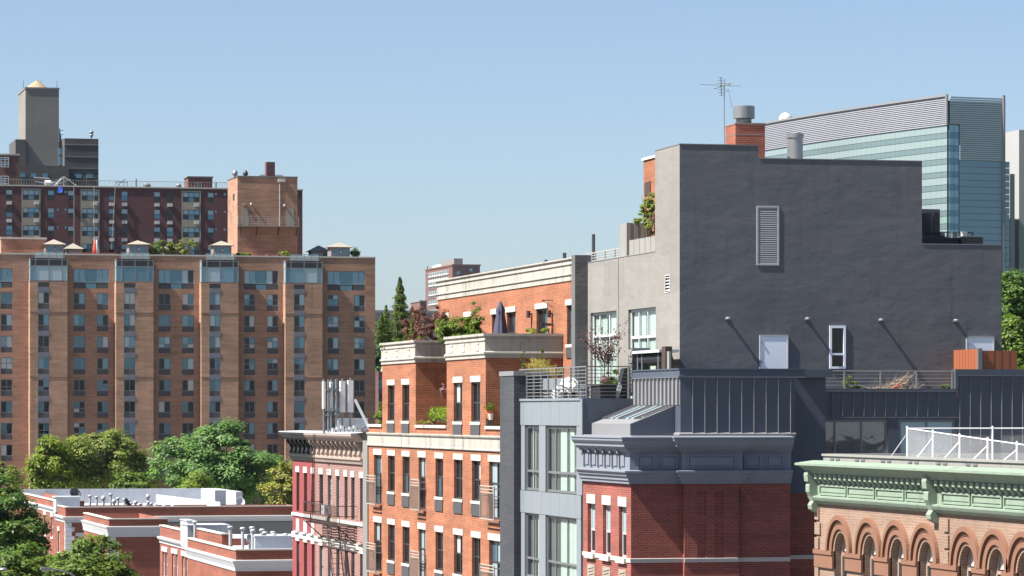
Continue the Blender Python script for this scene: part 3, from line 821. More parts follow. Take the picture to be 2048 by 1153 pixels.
for k in range(7):
    p = C.lerp(D, k / 6); L = .10 + .03 * (k % 3); el.tube(p - Vector((L, .02, 0)), p + Vector((L * .6, -.02, 0)), .006, 4)
for k in range(4):
    p = A.lerp(B, (k + .5) / 4); el.tube(p - Vector((.06, .2, .08)), p + Vector((.06, -.2, .08)), .007, 4)
el.tube((ax - .95, 124.6, az + .02), (ax + .7, 124.7, az + .0), .007, 4)
rr = [(ax + .1 + .14 * math.cos(t * .42), 124.6, az - .06 + .14 * math.sin(t * .42)) for t in range(15)]; el.path(rr, .007, 4)
el.tube((ax + .2, 124.7, az - .1), (ax + .48, 125.2, az - .75), .006, 4)
part('elements', el, 'dark_metal', an)
yb0, _ = sx(1287, 320, 36.7)
cz = sx(1287, 317, 36.7)[1]
bs = thing('brick_stair_head', 'orange brick rooftop block with white cap behind the beige corner', 'stair head', (38, 129.5, H + 5.9))
part('block', MB().box(36.7, 38.6, 127.2, yb0, H + 5.85, cz - .1), 'orange_brick', bs)
part('cap', MB().box(36.64, 38.66, 127.14, yb0 + .06, cz - .098, cz + .0), 'white_paint', bs)
yy, zz = sx(1295, 380, 36.7)
part('grille', MB().box(36.67, 36.7, yy - .5, yy + .35, zz - .22, zz + .3), 'rust_metal', bs)
pl_y = yat(1248, 35.95)
pk = thing('board_parapet', 'weathered grey boards of a roof planter along the beige wall top', 'planter', (36.1, 128.6, H + 5.99))
nb = 14
for i in range(nb):
    a = YT + .08 + (pl_y - YT - .08) * i / nb; b = YT + .08 + (pl_y - YT - .08) * (i + 1) / nb
    part('board', MB().box(35.9 + .01 * (i % 2), 35.97, a + .006, b - .006, H + 6.0, H + 6.62 + .006 * (i % 3)), 'wood_grey', pk)
part('tray', MB().box(35.98, 37.4, YT + .1, pl_y, H + 6.0, H + 6.5), 'wood_grey', pk)
xs0, szt = sy(1255, 446, 130.2); xs1, _ = sy(1318, 446, 130.2)
sc_ = thing('board_screen', 'upright weathered board screen behind the roof planter', 'screen', ((xs0 + xs1) / 2, 130.2, H + 6.0))
for i in range(9):
    a = xs0 + (xs1 - xs0) * i / 9; b = xs0 + (xs1 - xs0) * (i + 1) / 9
    part('board', MB().box(a + .005, b - .005, 130.2 + .012 * (i % 2), 130.25 + .012 * (i % 2), H + 6.0, szt), 'wood_grey', sc_)
part('board', MB().box(xs0 - .03, xs0, 130.2, 131.2, H + 6.0, szt), 'wood_grey', sc_)
railing(SB, [(36.0, yat(1250, 36.0)), (36.0, yat(1172, 36.0))], H + 5.97, H + 6.42, 4, 1.6, 'pale_rail')
# low roof at right: doorway, dark planters, rail
xa, za = sy(1846, 420, 125.6); xb, _ = sy(1880, 420, 125.6)
part('roof_doorway', MB().box(xa - .6, xb, 125.6, 127.6, H + 5.9, za + .03), 'slate_metal', SB)
part('roof_door', MB().box(xb - .26, xb - .05, 125.56, 125.6, H + 5.9, za - .1).box(xa - .4, xb - .38, 125.55, 125.6, H + 5.9, za - .12), 'fabric_black', SB)
railing(SB, [(s2 + .1, 125.2), (xat(1945, 125.2), 125.2)], H + 6.0, sy(1900, 464, 125.2)[1], 3, 1.0, 'dark_metal')
for k, (p0, p1, yt, Yq, lab) in enumerate(((1848, 1893, 473, 123.6, 'black ribbed condenser tub on the low roof beside the dark doorway'), (1922, 1967, 474, 123.7, 'black ribbed condenser tub at the low roof right end'))):
    x0, zt = sy(p0, yt, Yq); x1, _ = sy(p1, yt, Yq); t = thing('air_conditioner', lab, 'air conditioner', ((x0 + x1) / 2, Yq + .3, Z3), 'condensers on the low roof')
    part('case', MB().box(x0 + .02, x1 - .02, Yq + .03, Yq + .6, Z3 - .1, zt), 'fabric_black', t)
    for i in range(7): z = Z3 + (zt - Z3) * (i + .4) / 7; part('rib', MB().box(x0, x1, Yq, Yq + .62, z - .008, z + .012), 'dark_metal', t)
    part('lid', MB().box(x0 + .05, x1 - .05, Yq + .05, Yq + .58, zt + .001, zt + .03), 'galvanised' if k else 'dark_metal', t)
x0, zt = sy(1893, 476, 123.9); x1, _ = sy(1922, 476, 123.9)
part('roof_box', MB().box(x0 + .02, x1 - .02, 123.9, 124.3, Z3 - .1, zt), 'fabric_black', SB)
for p, lab in ((1885, 'small grey roof box above the condensers, left of three'), (1909, 'small grey roof box above the condensers, middle of three'), (1929, 'small white roof box above the condensers, right of three')):
    x0, zt = sy(p, 464, 125.0); solo('roof_hood', MB().box(x0 - .08, x0 + .1, 125.0, 125.2, zt - .26, zt - .03).box(x0 - .1, x0 + .12, 124.98, 125.22, zt - .029, zt).tube((x0, 125.1, H + 5.9), (x0, 125.1, zt - .2), .05, 8), 'trim_white' if p > 1920 else 'grey_metal', lab, 'vent', (x0, 125.1, H + 5.9))

# ================================================================ RED BRICK CORNER HOUSE WITH SLATE MANSARD
RB = thing('corner_house', 'dark red brick corner house with grey bracketed cornice and slate blue metal mansard', 'building', (X0 + 3, 119, 0))
R_N = 115.8; R_F = 122.3
XR1 = xat(1580, R_N)
rw = [(1175.5, 1190), (1206, 1221), (1238, 1252.5)]
rh = []
for p0, p1 in rw:
    u, v = span(p0, p1, X0); rh.append((u, v, H - 5.02, H - 3.26))
m = MB().facade('x', X0, R_N, R_F, 0, H - 2.45, rh, .2)
c0, c1 = xat(1366, R_N), xat(1475, R_N)          # chimney breast
CBY = R_N - .16
m.facade('y', R_N, X0, c0, 0, H - 2.45); m.facade('y', R_N, c1, XR1, 0, H - 2.45)
bl = [(xat(1395, CBY), xat(1412, CBY)), (xat(1431, CBY), xat(1447, CBY))]
bh = []
for a, b in bl: bh += [(a, b, H - 3.55, H - 2.72), (a, b, H - 5.15, H - 3.85)]
m.facade('y', CBY, c0, c1, 0, H - 2.45, bh, .05)
for a, b, p, q in bh: m.quad((a, CBY + .05, p), (b, CBY + .05, p), (b, CBY + .05, q), (a, CBY + .05, q))
m.quad((c0, CBY, 0), (c0, CBY, H - 2.45), (c0, R_N, H - 2.45), (c0, R_N, 0)); m.quad((c1, CBY, 0), (c1, R_N, 0), (c1, R_N, H - 2.45), (c1, CBY, H - 2.45))
m.quad((XR1, R_N, 0), (XR1, 118, 0), (XR1, 118, H - 2.45), (XR1, R_N, H - 2.45))
m.facade('y', 117.4, XR1, xat(1640, 117.4), 0, H - 2.6)
part('wall', m, 'red_brick', RB)
part('inner_mass', MB().box(X0 + .3, 46, R_N + 4, R_F, 0, H - .8), 'fin_stucco', RB)
for u, v, zb, zt in rh:
    window(RB, 'x', (u + v) / 2, X0, zb, v - u, zt - zb, (), (.46,), 'trim_white', ('pane_pale', 'pane_dark'), .06, .13, lintel=(.33, .09), cell_mats=('pane_dark', 'pane_pale'))
sb = MB().moulding([(X0, R_F), (X0, R_N), (c0, R_N)], [(0, H - 5.17), (.03, H - 5.17), (.04, H - 5.03), (0, H - 5.02)])
part('sill_band', sb, 'pale_stone', RB)
part('sill_band', MB().moulding([(c0, CBY), (c1, CBY)], [(0, H - 5.165), (.03, H - 5.165), (.04, H - 5.03), (0, H - 5.02)]), 'pale_stone', RB)
part('sill_band', MB().moulding([(c1, R_N), (XR1, R_N)], [(0, H - 5.17), (.03, H - 5.17), (.04, H - 5.03), (0, H - 5.02)]), 'pale_stone', RB)
part('sill_band', MB().moulding([(XR1, 117.4), (xat(1640, 117.4), 117.4)], [(0, H - 5.17), (.03, H - 5.17), (.04, H - 5.03), (0, H - 5.02)]), 'pale_stone', RB)
for u, v, zb, zt in rh:
    part('sill', MB().box(X0 - .12, X0 + .05, u - .1, v + .1, zb - .2, zb - .02), 'pale_stone', RB)
    pq = part('plaque', MB().box(X0 - .02, X0, u, v, zb - 1.1, zb - .42), 'cream_panel', RB)
    q = MB()
    for i in range(5):
        zz = zb - .5 - i * .11; q.tube((X0 - .03, u + .12 + .07 * (i % 2), zz), (X0 - .03, v - .12 - .05 * (i % 3), zz - .08), .018, 5)
    part('carving', q, 'beige_paint', pq)
# bracketed cornice, breaking forward over the chimney breast
def brk(path, prof, nm='cornice_moulding', mat='cornice_grey'): part(nm, MB().moulding(path, prof), mat, RB)
plan = [(X0, R_F + .0), (X0, R_N), (c0 - .05, R_N), (c0 - .05, CBY - .03), (c1 + .05, CBY - .03), (c1 + .05, R_N), (XR1 + .02, R_N)]
brk(plan, [(0, H - 2.46), (.10, H - 2.46), (.10, H - 2.37), (.15, H - 2.34), (.15, H - 2.24), (.22, H - 2.19), (.22, H - 2.12), (.30, H - 2.06), (.30, H - 2.01), (.05, H - 1.98), (0, H - 1.98)])
brk(plan, [(0, H - 1.981), (.06, H - 1.979), (.06, H - 1.40), (.12, H - 1.36), (.20, H - 1.27), (0, H - 1.27)], 'frieze')
brk(plan, [(0, H - 1.272), (.26, H - 1.268), (.26, H - 1.22), (.34, H - 1.18), (.34, H - 1.12), (.40, H - 1.04), (.44, H - .98), (.44, H - .90), (.47, H - .89), (.47, H - .85), (0, H - .82)])
for k in range(6):                                       # recessed front panels with little brackets
    yy = R_F - .55 - k * (R_F - R_N - .7) / 6
    pn_ = part('frieze_panel', MB().box(X0 - .10, X0 - .06, yy - .55, yy - .1, H - 1.86, H - 1.46), 'cornice_grey', RB)
    part('bracket', MB().box(X0 - .2, X0 - .06, yy - .05, yy + .1, H - 1.42, H - 1.28).box(X0 - .14, X0 - .06, yy - .03, yy + .08, H - 1.95, H - 1.42), 'cornice_grey', pn_)
def framed(p0, p1, Y, z0, z1):
    a, b = xat(p0, Y), xat(p1, Y)
    fr = MB().box(a, b, Y - .05, Y, z0, z0 + .05).box(a, b, Y - .05, Y, z1 - .05, z1).box(a, a + .05, Y - .05, Y, z0 + .05, z1 - .05).box(b - .05, b, Y - .05, Y, z0 + .05, z1 - .05)
    p = part('frieze_panel', fr, 'cornice_grey', RB)
    part('panel_field', MB().box(a + .09, b - .09, Y - .025, Y, z0 + .09, z1 - .09), 'cornice_grey', p)
for p0, p1 in ((1274, 1308), (1319, 1354), (1487, 1521), (1532, 1567)): framed(p0, p1, R_N - .06, H - 1.93, H - 1.46)
framed(1374, 1471, CBY - .09, H - 1.93, H - 1.46)
# mansard
YM = 116.3; XM = xat(1361, YM); XM1 = xat(1590, YM)
part('mansard_wall', MB().box(XM, XM1, YM, 122.4, H - .82, H + 1.22), 'slate_metal', RB)
for i in range(1, 10):
    x = XM + (XM1 - XM) * (i - .02) / 9.35
    part('standing_seam', MB().box(x - .012, x + .012, YM - .04, YM, H - .78, H + 1.2), 'seam_metal', RB)
for i in range(12):
    y = YM + .12 + (122.3 - YM - .1) * i / 12
    part('standing_seam', MB().box(XM - .10, XM, y - .028, y + .028, H + .25, H + 1.2), 'slate_trim', RB)
part('sunlit_facing', MB().box(XM - .02, XM - .0, YM + .02, 122.34, H + .25, H + 1.2), 'slate_trim', RB)  # pale facing puts sunlight on the slate front into its colour
cpz = [(-.3, H + 1.22), (.05, H + 1.22), (.05, H + 1.26), (.02, H + 1.27), (.02, H + 1.47), (.06, H + 1.48), (.06, H + 1.52), (-.3, H + 1.52)]
part('mansard_coping', MB().moulding([(XM - .02, 122.4), (XM - .02, YM), (XM1 + .35, YM)], cpz), 'slate_metal', RB)
part('coping_edge', MB().moulding([(XM - .02, 122.4), (XM - .02, YM), (XM1 + .35, YM)], [(.062, H + 1.205), (.075, H + 1.205), (.075, H + 1.225), (.062, H + 1.225)]), 'seam_metal', RB)
part('base_flashing', MB().moulding([(XM, 122.4), (XM, YM), (XM1 + .02, YM)], [(0, H - .815), (.06, H - .815), (.06, H - .74), (0, H - .70)]), 'slate_trim', RB)
part('gutter_roof', MB().box(X0, XM, R_N - .1, R_F, H - 1.0, H - .80).box(XM, XR1, R_N - .1, YM, H - 1.0, H - .81), 'slate_trim', RB)
# sloping glazed skylight on a kerb in front of the mansard
sk0, sk1 = 117.0, 122.2
sx0_ = XM - .02; xk = 32.3
part('skylight_kerb', MB().prism([(xk, sk0, H - .80), (xk, sk0, H - .40), (xk + .35, sk0, H - .27), (sx0_, sk0, H + .22), (sx0_, sk0, H - .80)], (0, sk1 - sk0, 0)), 'slate_trim', RB)
part('kerb_cheek', MB().prism([(xk + .02, sk0 - .02, H - .79), (xk + .02, sk0 - .02, H - .42), (sx0_, sk0 - .02, H + .235), (sx0_, sk0 - .02, H - .79)], (0, -.02, 0)), 'slate_metal', RB)
def slope(x): return H - .27 + (x - xk - .35) * .49 / (sx0_ - xk - .35)
for i in range(7):
    a = sk0 + .15 + (sk1 - sk0 - .3) * i / 7; b = sk0 + .15 + (sk1 - sk0 - .3) * (i + 1) / 7
    q = MB().prism([(xk + .42, a + .03, slope(xk + .42) + .012), (sx0_ - .05, a + .03, slope(sx0_ - .05) + .012), (sx0_ - .05, a + .03, slope(sx0_ - .05) + .03), (xk + .42, a + .03, slope(xk + .42) + .03)], (0, b - a - .06, 0))
    part('skylight_pane', q, 'pane_pale' if i % 3 else 'pane_mirror', RB)
    part('glazing_bar', MB().bar((xk + .38, b, slope(xk + .38) + .04), (sx0_, b, slope(sx0_) + .04), .05, .06), 'slate_trim', RB)
# slate wing behind: return, terrace section, taller end section
Y2 = 119.5; xa = XM1; xb = xat(1612, Y2); xc = xat(1915, Y2); xd = 56.0
part('wing_return', MB().box(XR1 + .03, xb, 117.3, Y2 + .6, H - 2.85, H + 1.22), 'slate_metal', RB)
part('wing_coping', MB().box(xa + .37, xb + .12, 116.9, Y2 + .8, H + 1.221, H + 1.5), 'slate_metal', RB)
wz1, wz0 = sy(1700, 839, Y2)[1], sy(1700, 912, Y2)[1]
w1 = (xat(1617, Y2), xat(1776, Y2)); w2 = (xat(1797, Y2), xat(1911, Y2))
zt2 = sy(1700, 783, Y2)[1]
m = MB().facade('y', Y2, xb, xc, H - 4, zt2, [(w1[0], w1[1], wz0, wz1), (w2[0], w2[1], wz0, wz1)], .15)
m.box(xb, xc, Y2 + .4, 122.85, zt2 - .2, zt2 - .02)
m.facade('y', Y2 - .01, xc, xd, H - 4, H + 1.32)
m.quad((xc, Y2 - .01, zt2), (xc, Y2 - .01, H + 1.32), (xc, Y2 + .3, H + 1.32), (xc, Y2 + .3, zt2))
m.box(48.4, xd, Y2, 135, H + 1.0, H + 1.3); m.box(xb, xc, Y2, Y2 + .4, zt2 - .05, zt2, 'sd')
part('wing_wall', m, 'slate_metal', RB)
part('terrace_floor', MB().box(xb, xd - 7.6, Y2 + .02, 122.89, H - .2, H + .55), 'wood_grey', RB)
for i in range(13):
    x = xb + .16 + i * .405
    if x < xc - .05: part('standing_seam', MB().box(x - .012, x + .012, Y2 - .035, Y2, wz1 + .10, zt2 - .01), 'seam_metal', RB)
for i in range(8):
    x = xc + .08 + i * .405
    part('standing_seam', MB().box(x - .012, x + .012, Y2 - .045, Y2 - .01, H - 1.2, H + 1.26), 'seam_metal', RB)
part('wing_coping', MB().box(xb, xc, Y2 - .06, Y2 + .4, zt2 + .001, zt2 + .1).box(xc - .1, xd, Y2 - .07, Y2 + .35, H + 1.321, H + 1.56).box(xc - .1, xc + .02, Y2 - .068, Y2 + .35, zt2 + .102, H + 1.318), 'slate_metal', RB)
part('coping_edge', MB().box(xb, xc - .0, Y2 - .08, Y2 - .062, zt2 - .01, zt2 + .01).box(xc, xd, Y2 - .09, Y2 - .072, H + 1.315, H + 1.335), 'seam_metal', RB)
part('window_head', MB().box(xb + .05, xc, Y2 - .03, Y2 + .02, wz1 + .05, wz1 + .08), 'seam_metal', RB)
for (a, b), cs, pm in ((w1, (.335, .67), ('pane_mirror',)), (w2, (.5,), ('pane_pale', 'curtainwall_light'))):
    window(RB, 'y', (a + b) / 2, Y2, wz0, b - a, wz1 - wz0, cs, (), 'panel_grey', pm, .10, .05)
rz0, rz1 = zt2 + .1, sy(1700, 741, Y2)[1]
railing(RB, [(xb + .12, Y2 + .15), (xc - .15, Y2 + .15)], rz0, rz1, 5, 1.45, 'pale_rail')

# cedar screen box on the terrace
xw = 46.15
cs_ = thing('cedar_screen', 'red cedar board enclosure at the right end of the slate terrace', 'screen', (xw + .7, 120.8, H + .5))
for i in range(20):
    a = 119.75 + (122.8 - 119.75) * i / 20; b = 119.75 + (122.8 - 119.75) * (i + 1) / 20
    part('board', MB().box(xw + .006 * (i % 2), xw + .05, a + .004, b - .004, H + .56, H + 2.3), 'wood_red', cs_)
xw1 = xat(2033, 119.75)
for i in range(9):
    a = xw + .18 + (xw1 - xw - .18) * i / 9; b = xw + .18 + (xw1 - xw - .18) * (i + 1) / 9
    part('board', MB().box(a + .003, b - .003, 119.7 + .006 * (i % 2), 119.75, H + .56, H + 2.24), 'wood_red', cs_)
part('corner_post', MB().box(xw - .02, xw + .14, 119.62, 119.74, H + .5, H + 2.32), 'grey_metal', cs_)

# ================================================================ SALMON BRICK BUILDING WITH GREEN COPPER CORNICE
GB = thing('arcaded_building', 'salmon brick building with verdigris copper cornice and round arched windows', 'building', (X0 + 6, 88, 0))
G_F = yat(1633, X0); G_N = 72.0
cen = [yat(p, X0) for p in (1681, 1739.5, 1794.5, 1852, 1934, 1993, 2051)]
cen += [cen[-1] - 2.2]
r_in, r_out = .54, 1.03
ZS = H - 3.93
m = MB(); holes = []
for c in cen: holes.append((c - r_in, c + r_in, H - 6.6, ZS)); holes.append((c - r_in, c + r_in, ZS, ZS + r_in))
REV = .26
m.facade('x', X0, G_N, G_F, 0, H - 2.3, holes, .0)
NA = 18
for c in cen:
    pts = [(c + r_in * math.cos(math.pi * k / NA), ZS + r_in * math.sin(math.pi * k / NA)) for k in range(NA + 1)]
    for (ya, za), (yb, zb) in zip(pts, pts[1:]):
        m.quad((X0, ya, za), (X0, yb, zb), (X0, yb, ZS + r_in), (X0, ya, ZS + r_in))
        m.quad((X0, ya, za), (X0 + REV, ya, za), (X0 + REV, yb, zb), (X0, yb, zb))
    for y in (c - r_in, c + r_in): m.quad((X0, y, H - 6.6), (X0, y, ZS), (X0 + REV, y, ZS), (X0 + REV, y, H - 6.6))
m.box(X0, 50, G_N, G_F, 0, H - 2.3, 'wd')
part('wall', m, 'salmon_brick', GB)
def half_ring(c, ra, rb, xo, xi, n=22):
    q = MB()
    for k in range(n):
        t0, t1 = math.pi * k / n, math.pi * (k + 1) / n
        P = [(c + r * math.cos(t), ZS + r * math.sin(t)) for t in (t0, t1) for r in (ra, rb)]
        i = len(q.v); q.v += [(x, *p) for x in (xo, xi) for p in P]
        q.f += [(i, i + 1, i + 3, i + 2), (i + 1, i + 5, i + 7, i + 3), (i, i + 2, i + 6, i + 4)]
        if k == 0: q.f.append((i, i + 4, i + 5, i + 1))
        if k == n - 1: q.f.append((i + 2, i + 3, i + 7, i + 6))
    return q
for c in cen:
    part('arch_ring', half_ring(c, .90, r_out, X0 - .11, X0 + .01), 'terracotta', GB)
    part('arch_ring', half_ring(c, .80, .90, X0 - .04, X0 + .01), 'terracotta', GB)
    part('arch_ring', half_ring(c, .64, .77, X0 - .055, X0 + .01), 'terracotta', GB)
    # arched sash
    q = MB(); R = r_in
    f_ = [(c + (R - .0) * math.cos(math.pi * k / 16), ZS + (R - .0) * math.sin(math.pi * k / 16)) for k in range(17)]
    g_ = [(c + (R - .07) * math.cos(math.pi * k / 16), ZS + (R - .07) * math.sin(math.pi * k / 16)) for k in range(17)]
    for k in range(16):
        q.quad((X0 + REV - .05, *f_[k]), (X0 + REV - .05, *f_[k + 1]), (X0 + REV - .05, *g_[k + 1]), (X0 + REV - .05, *g_[k]))
        q.quad((X0 + REV - .05, *g_[k]), (X0 + REV - .05, *g_[k + 1]), (X0 + REV + .05, *g_[k + 1]), (X0 + REV + .05, *g_[k]))
    q.box(X0 + REV - .05, X0 + REV + .05, c - R, c - R + .07, H - 6.6, ZS).box(X0 + REV - .05, X0 + REV + .05, c + R - .07, c + R, H - 6.6, ZS)
    q.box(X0 + REV - .045, X0 + REV + .045, c - R + .07, c + R - .07, ZS - .12, ZS - .04).box(X0 + REV - .045, X0 + REV + .045, c - R + .07, c + R - .07, ZS - 1.25, ZS - 1.17)
    wn_ = part('arched_window', q, 'beige_paint', GB)
    part('pane', MB().prism([(X0 + REV + .01, *p) for p in g_], (.012, 0, 0)), 'pane_curtain', wn_)
    part('pane', MB().box(X0 + REV + .01, X0 + REV + .022, c - R + .05, c + R - .05, ZS - 1.2, ZS - .1), 'pane_dark', wn_)
    part('pane', MB().box(X0 + REV + .01, X0 + REV + .022, c - R + .05, c + R - .05, H - 6.6, ZS - 1.22), 'pane_dark', wn_)
# impost mouldings between the arches
bnd = [G_F] + [v for c in sorted(cen, reverse=True) for v in (c + r_in, c - r_in)] + [G_N]
for a, b in zip(bnd[::2], bnd[1::2]):
    part('impost', MB().box(X0 - .10, X0 + .04, b, a + (.05 if a == G_F else 0), ZS - .12, ZS + .0).box(X0 - .066, X0 + .04, b, a + (.047 if a == G_F else 0), ZS - .5, ZS - .122), 'terracotta', GB)
# quoins at the corner and between the two groups of arches
yq = yat(1895, X0)
for k in range(10):
    z = H - 2.75 - k * .42
    part('quoin', MB().box(X0 - .05, X0 + .02, G_F - (.42 if k % 2 else .30), G_F + .04, z - .33, z), 'salmon_brick', GB)
    if z > ZS + .1: part('quoin', MB().box(X0 - .05, X0 + .02, yq - .16, yq + .22, z - .33, z), 'salmon_brick', GB)
# copper cornice
GP = [(X0 + 3, G_F), (X0, G_F), (X0, G_N)]
def gm(prof, nm, mat='copper_green'): part(nm, MB().moulding(GP, prof), mat, GB)
gm([(0, H - 2.62), (.06, H - 2.62), (.16, H - 2.52), (.20, H - 2.44), (.20, H - 2.40), (.06, H - 2.38), (0, H - 2.38)], 'architrave')
gm([(0, H - 2.381), (.05, H - 2.379), (.05, H - 1.75), (0, H - 1.75)], 'frieze')
gm([(0, H - 1.752), (.22, H - 1.748), (.25, H - 1.68), (.32, H - 1.62), (.40, H - 1.55), (.50, H - 1.52), (.50, H - 1.46), (.08, H - 1.38), (0, H - 1.38)], 'crown_moulding')
ycons = [G_F - .08, yat(1872, X0) - .05]
yy = G_F - .5; k = 0
while yy > G_N:
    if all(abs(yy - c) > .26 for c in ycons):
        part('dentil', MB().prism([(X0 - .05, yy, H - 1.76), (X0 - .24, yy, H - 1.76), (X0 - .24, yy, H - 1.90), (X0 - .15, yy, H - 1.95), (X0 - .13, yy, H - 2.02), (X0 - .05, yy, H - 2.02)], (0, -.20, 0)), 'copper_green', GB)
    yy -= .425 + .0
yy = G_F - .36
segs = []
e = [yat(p, X0) for p in (1643, 1699, 1756, 1815, 1870, 1888, 1948, 2012, 2075)]
for a, b in ((e[0], e[1]), (e[1], e[2]), (e[2], e[3]), (e[3], e[4]), (e[5], e[6]), (e[6], e[7]), (e[7], e[8])):
    z0, z1 = H - 2.36, H - 2.06; y0, y1 = b + .06, a - .06
    fr = MB().box(X0 - .10, X0 - .05, y0, y1, z0, z0 + .05).box(X0 - .10, X0 - .05, y0, y1, z1 - .05, z1).box(X0 - .10, X0 - .05, y0, y0 + .06, z0 + .05, z1 - .05).box(X0 - .10, X0 - .05, y1 - .06, y1, z0 + .05, z1 - .05)
    p = part('frieze_panel', fr, 'copper_green', GB)
    part('panel_field', MB().box(X0 - .07, X0 - .05, y0 + .1, y1 - .1, z0 + .09, z1 - .09), 'copper_green', p)
for yc in ycons:
    prof = [(0, -1.72), (.34, -1.72), (.36, -1.80), (.34, -1.98), (.26, -2.02), (.30, -2.10), (.30, -2.28), (.22, -2.42), (.17, -2.55), (.24, -2.66), (.22, -2.78), (.10, -2.86), (0, -2.90)]
    part('console_bracket', MB().prism([(X0 - a, yc + .17, H + z) for a, z in prof], (0, -.34, 0)), 'copper_green', GB)
# end bracket facing the side street
part('console_bracket', MB().prism([(X0 + .02, G_F + a, H + z) for a, z in prof], (.30, 0, 0)), 'copper_green', GB)
gp = MB().moulding([(X0 + 20, G_F - .25), (X0 + .12, G_F - .25), (X0 + .12, G_N)], [(0, H - 1.4), (.0, H - 1.26), (.04, H - 1.25), (.04, H - 1.19), (-.3, H - 1.19), (-.3, H - 1.6), (0, H - 1.6)])
part('roof_parapet', gp, 'wood_grey', GB)
for i in range(12):
    y = G_F - .9 - (i // 2) * 2.15 - (i % 2) * .5
    part('parapet_clip', MB().box(X0 + .10, X0 + .118, y - .3, y - .0, H - 1.36, H - 1.30), 'galvanised', GB)
part('roof', MB().box(X0 + .3, X0 + 19, G_N, G_F - .5, H - 2.25, H - 1.45), 'roof_silver', GB)
# chain-link fence on the roof
FX, FY = sy(1807, 857, 95.0)[0], 95.0 - .3
fn = thing('chain_link_fence', 'silver chain link fence with raking braces on the white flat roof', 'fence', (FX, FY, H - 1.45))
zt_f = H - .46
def chain(P, Q, zt0, zt1, zb0, zb1):
    q = MB(); P, Q = Vector(P), Vector(Q); L = (Q - P).length; d = (Q - P) / L; s = .105
    hmax = max(zt0 - zb0, zt1 - zb1)
    def ztop(u): return zt0 + (zt1 - zt0) * u / L
    def zbot(u): return zb0 + (zb1 - zb0) * u / L
    k = -int(hmax / s) - 1
    while k * s < L:
        for sg in (1, -1):
            pts = []
            u0 = k * s; N = 14
            for i in range(N + 1):
                t = i / N; u = u0 + t * hmax; fr = t if sg > 0 else 1 - t
                if 0 <= u <= L: pts.append((P.x + d.x * u, P.y + d.y * u, zbot(u) + (ztop(u) - zbot(u)) * fr))
            if len(pts) > 1: q.tube(pts[0], pts[-1], .0026, 3, cap=False)
        k += 1
    u = 0
    while u < L:
        q.tube((P.x + d.x * u, P.y + d.y * u, ztop(u)), (P.x + d.x * (u + .01), P.y + d.y * (u + .01), ztop(u) + .04), .006, 3, cap=False); u += s
    return q
runs = [((FX, FY), (FX + 5.2, FY), zt_f, zt_f + .0, H - 1.42, H - 1.42), ((FX, FY), (FX + .0, 84.2), zt_f, H - .92, H - 1.42, H - 1.5)]
for P, Q, a, b, c, d in runs:
    part('wire_mesh', chain((*P, 0), (*Q, 0), a, b, c, d), 'galvanised', fn, kind='stuff')
    part('top_rail', MB().tube((*P, a), (*Q, b), .016, 8), 'antenna_white', fn)
    n = 5 if Q[1] != P[1] else 2
    for i in range(n + 1):
        t = i / n; x, y = P[0] + (Q[0] - P[0]) * t, P[1] + (Q[1] - P[1]) * t; z = a + (b - a) * t
        if i or Q[1] == P[1]:
            part('post', MB().tube((x, y, H - 1.5), (x, y, z + .02), .026, 8).lathe([(.032, 0), (.034, .02), (.012, .045)], (x, y, z + .02), 8), 'antenna_white', fn)
        if i < n + 1 and (Q[1] != P[1] or i == 0):
            part('brace', MB().tube((x, y, z - .15), (x - .62, y + .05, H - 1.47), .015, 6), 'antenna_white', fn)

